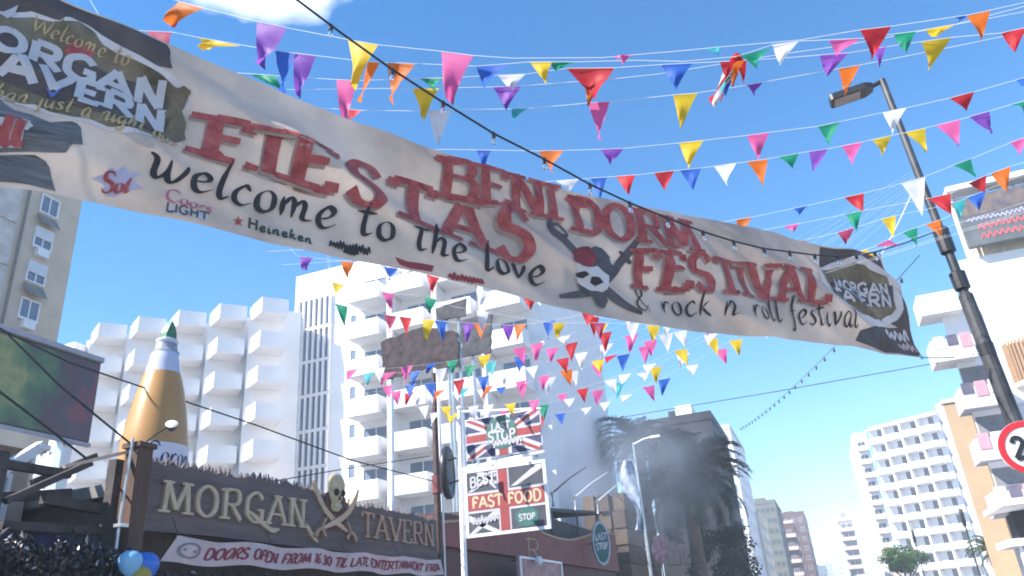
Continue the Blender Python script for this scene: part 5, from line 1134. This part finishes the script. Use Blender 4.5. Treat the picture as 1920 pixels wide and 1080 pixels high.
bunting('sixth bunting string, passing in front of the lamp post top', 8.6, [(840, 280), (893, 281), (1010, 283), (1056, 282), (1125, 280), (1170, 278), (1273, 268), (1320, 263), (1400, 254), (1443, 248), (1533, 237), (1575, 228), (1655, 211), (1700, 202), (1780, 184), (1827, 172), (1905, 150), (1960, 134)],
    [(893, 280, 922, 281, 905, 313, 'b'), (1010, 283, 1056, 282, 1034, 323, 'o'), (1125, 280, 1170, 278, 1142, 305, 'p'), (1273, 268, 1320, 263, 1290, 312, 'y'), (1400, 254, 1443, 248, 1420, 298, 'k'), (1533, 237, 1575, 228, 1555, 270, 'g'), (1655, 211, 1700, 202, 1672, 246, 'w'), (1780, 184, 1827, 172, 1812, 208, 'r'), (1905, 150, 1940, 140, 1922, 165, 'b')])
bunting('seventh bunting string, with two red flags just above the banner', 9.7, [(1000, 343), (1042, 339), (1108, 334), (1192, 328), (1264, 320), (1315, 315), (1380, 306), (1440, 298), (1498, 287), (1553, 279), (1617, 266), (1672, 254), (1735, 240), (1800, 224), (1855, 208), (1935, 185)],
    [(1042, 339, 1085, 336, 1065, 358, 'w'), (1108, 334, 1138, 332, 1125, 375, 'b'), (1155, 331, 1192, 328, 1178, 365, 'r'), (1226, 324, 1264, 320, 1246, 358, 'r'), (1275, 319, 1315, 315, 1300, 357, 'b'), (1338, 312, 1380, 306, 1363, 344, 'w'), (1400, 303, 1440, 298, 1432, 342, 'o'), (1460, 294, 1498, 287, 1485, 315, 'g'), (1517, 285, 1553, 279, 1525, 322, 'p'), (1577, 274, 1617, 266, 1600, 303, 'k'), (1635, 262, 1672, 254, 1655, 290, 'y'), (1697, 249, 1735, 240, 1738, 283, 'y'), (1755, 236, 1800, 224, 1798, 270, 'k'), (1818, 219, 1855, 208, 1860, 250, 'p'), (1895, 197, 1935, 185, 1920, 207, 'g')])
bunting('eighth bunting string, with an orange flag above the banner letters', 11.9, [(1260, 432), (1380, 412), (1410, 407), (1487, 391), (1515, 385), (1583, 370), (1620, 362), (1690, 344), (1735, 331), (1787, 310), (1820, 298), (1893, 268), (1930, 254)],
    [(1380, 412, 1410, 407, 1388, 445, 'o'), (1487, 391, 1515, 385, 1498, 402, 'b'), (1583, 370, 1620, 362, 1618, 398, 'r'), (1690, 344, 1735, 331, 1730, 400, 'w'), (1787, 310, 1820, 298, 1830, 330, 'g'), (1893, 268, 1930, 254, 1915, 285, 'k')])
bunting('ninth bunting string, with a red flag beside the lamp post', 12.4, [(1380, 440), (1470, 424), (1500, 419), (1585, 402), (1617, 395), (1700, 380), (1740, 372), (1782, 363), (1815, 344), (1850, 328), (1895, 312), (1940, 298)],
    [(1470, 424, 1500, 419, 1488, 434, 'k'), (1585, 402, 1617, 395, 1605, 432, 'g'), (1740, 372, 1782, 363, 1785, 405, 'r'), (1815, 344, 1850, 328, 1845, 360, 'r'), (1858, 326, 1895, 312, 1888, 362, 'o')])
bunting('tenth bunting string, with pink, yellow and blue flags near the banner end', 12.9, [(1420, 472), (1490, 455), (1510, 450), (1570, 436), (1602, 427), (1652, 411), (1680, 404), (1740, 392), (1790, 380), (1840, 360), (1930, 322)],
    [(1490, 455, 1512, 450, 1502, 462, 'r'), (1570, 436, 1602, 427, 1585, 458, 'd'), (1652, 411, 1680, 404, 1676, 442, 'y'), (1786, 381, 1812, 372, 1800, 412, 't'), (1815, 371, 1850, 356, 1835, 395, 'b')])
bunting('lowest bunting string at the banner end, tied to the lamp post', 13.6, [(1590, 478), (1640, 462), (1692, 436), (1720, 426), (1735, 421), (1763, 412), (1783, 404)],
    [(1600, 474, 1625, 467, 1640, 480, 'y'), (1640, 462, 1665, 449, 1690, 462, 'k'), (1692, 436, 1720, 426, 1720, 462, 'g'), (1735, 421, 1763, 412, 1768, 446, 'o')], ends=False)
tas = thing('ribbon_tassel', at(1380, 112, Y=6.66), 'red and orange ribbon tassel knotted on the high bunting', 'tassel')
for (x1, y1, x2, y2, x3, y3, c) in ((1372, 104, 1394, 112, 1356, 152, 'r'), (1376, 108, 1396, 114, 1372, 158, 'o'), (1380, 110, 1400, 114, 1394, 156, 'r'), (1374, 112, 1386, 116, 1352, 172, 't'), (1366, 140, 1378, 142, 1336, 196, 'w'), (1360, 142, 1370, 144, 1330, 188, 'r'), (1368, 146, 1378, 146, 1358, 176, 'b')):
    m = MB(); flag_mesh(m, at(x1, y1, Y=6.62), at(x2, y2, Y=6.6), at(x3, y3, Y=6.55), .05, x1); m.build('ribbon', FM[c], tas, True)
MB().lathe(at(1382, 110, Y=6.63), [(0, -.05), (.05, -.03), (.06, .01), (.03, .05), (0, .06)], 10).build('knot', FM['r'], tas, True)
# strings seen below the banner
rd = random.Random(31)
def row(Y, line, xs, cols, hw=14, hh=36):
    def yat(x):
        for a, b in zip(line, line[1:]):
            if a[0] <= x <= b[0]: return a[1] + (b[1] - a[1]) * (x - a[0]) / (b[0] - a[0])
        return line[-1][1]
    return [(x - hw, yat(x - hw), x + hw, yat(x + hw), x + rd.uniform(-6, 6), yat(x) + hh * rd.uniform(.8, 1.1), c) for x, c in zip(xs, cols)]
l1 = [(534, 452), (556, 479), (565, 481), (650, 490), (735, 502), (812, 517), (900, 545), (990, 557), (1105, 588), (1230, 612)]
bunting('first bunting string below the banner, with purple and orange flags at its left', 12.2, l1, row(12.2, l1, (575, 651, 733, 812, 905, 992, 1102, 1225), 'pobrwrry', 13, 28), .002)
l2 = [(612, 474), (620, 528), (634, 532), (725, 549), (805, 556), (850, 575), (940, 590), (1040, 606), (1122, 605), (1200, 608)]
bunting('second bunting string below the banner, starting with an olive yellow flag', 12.8, l2, row(12.8, l2, (634, 727, 807, 905, 1048, 1124), 'ykgwyd', 12, 32), .002)
l3 = [(616, 474), (626, 568), (640, 572), (735, 592), (850, 604), (960, 610), (1030, 603), (1090, 590), (1160, 600), (1260, 606)]
bunting('third bunting string below the banner, with alternating red, blue and orange flags', 13.4, l3, row(13.4, l3, (640, 732, 760, 804, 826, 878, 900, 952, 975, 1030, 1112), 'gdrybpopobr', 12, 36), .0025)
def far_bunting(i, Y, zl, zr, sag, nf, lab):
    n = 40; LX = 12.68; yk = lambda k: Y + (14.0 - Y) * max(0, (k - .25) / .75) ** 1.4
    W = [Vector((-9.7 + LX * k / n, yk(k / n), zl + (zr - zl) * k / n - sag * 4 * k / n * (1 - k / n))) for k in range(n + 1)]
    t = thing('bunting_string', W[0], lab, 'bunting', 'bunting strings above the street'); MB().tube(W, .002, 4).build('cord', cordm, t)
    rr3 = random.Random(60 + i); keys = 'rowygbwkwwtkwywkpw'
    for j in range(nf - 4):
        x = -9.4 + (LX - .6) * (j + rr3.uniform(.1, .6)) / nf; k = (x + 9.7) / LX; Yk = yk(k); z = zl + (zr - zl) * k - sag * 4 * k * (1 - k); w = .3
        m = MB(); lift = rr3.uniform(-.1, .9); flag_mesh(m, Vector((x, Yk + .01, z)), Vector((x + w, Yk + .02, z)), Vector((x + w / 2 + rr3.uniform(-.12, .12), Yk - .36 * math.sin(lift), z - .40 * math.cos(lift))), .05, i * 100 + j)
        m.build('flag', FM[rr3.choice(keys)], t, True)
ordn = ['fourth', 'fifth', 'sixth', 'seventh', 'eighth', 'ninth', 'tenth', 'eleventh']
for i, Y in enumerate((14.3, 14.9, 15.5, 16.2, 16.9, 17.7, 18.6, 19.6)):
    far_bunting(i, Y, 7.3 + .1 * math.sin(i * 2), 8.75 - .06 * i, .95 + .1 * math.sin(i * 3), 19, f'{ordn[i]} bunting string below the banner, counting down the street')

MATS['clear_bulb'].node_tree.nodes['Principled BSDF'].inputs['Transmission Weight'].default_value = .9
# ------------------------------------------------------------------ air: thin haze over everything, and kitchen smoke drifting from the bar roof
hz = MB().bx(-2600, 2600, -400, 4600, -1, 70).build('haze', None); tag(hz, kind='stuff')
hm = bpy.data.materials.new('haze_air'); hm.use_nodes = True; t = hm.node_tree; t.nodes.remove(t.nodes['Principled BSDF'])
pv = t.nodes.new('ShaderNodeVolumePrincipled'); pv.inputs['Color'].default_value = (.74, .87, 1, 1); pv.inputs['Density'].default_value = .0011
t.links.new(pv.outputs[0], t.nodes['Material Output'].inputs['Volume']); hz.data.materials.clear(); hz.data.materials.append(hm)
sc2 = Vector((-9.6, 44, 9.4)); smk = MB().lathe(sc2, [(0, -5.6), (2.8, -4.9), (5.0, -2.5), (6.0, 0), (5.5, 2.6), (3.2, 4.9), (0, 5.8)], 20).build('smoke', None, origin=sc2); tag(smk, kind='stuff')
km = bpy.data.materials.new('kitchen_smoke'); km.use_nodes = True; t = km.node_tree; t.nodes.remove(t.nodes['Principled BSDF'])
pv = t.nodes.new('ShaderNodeVolumePrincipled'); pv.inputs['Color'].default_value = (.55, .62, .75, 1)
tcn = t.nodes.new('ShaderNodeTexCoord'); mp = t.nodes.new('ShaderNodeMapping'); mp.inputs['Scale'].default_value = (.167, .167, .178); t.links.new(tcn.outputs['Object'], mp.inputs[0])
ln = t.nodes.new('ShaderNodeVectorMath'); ln.operation = 'LENGTH'; t.links.new(mp.outputs[0], ln.inputs[0])
nn = t.nodes.new('ShaderNodeTexNoise'); nn.inputs['Scale'].default_value = .42; nn.inputs['Detail'].default_value = 3; t.links.new(tcn.outputs['Object'], nn.inputs['Vector'])
def km_(op, a, b, cl=False):
    m = t.nodes.new('ShaderNodeMath'); m.operation = op; m.use_clamp = cl
    for i, s in enumerate((a, b)):
        if isinstance(s, (int, float)): m.inputs[i].default_value = s
        else: t.links.new(s, m.inputs[i])
    return m.outputs[0]
fall = km_('SUBTRACT', 1.0, ln.outputs['Value'], True); nm_ = km_('MULTIPLY', km_('SUBTRACT', nn.outputs['Fac'], .36), 3.2, True)
t.links.new(km_('MULTIPLY', km_('MULTIPLY', fall, nm_), .17), pv.inputs['Density'])
t.links.new(pv.outputs[0], t.nodes['Material Output'].inputs['Volume']); smk.data.materials.clear(); smk.data.materials.append(km)
SC.cycles.volume_step_rate = 2.0
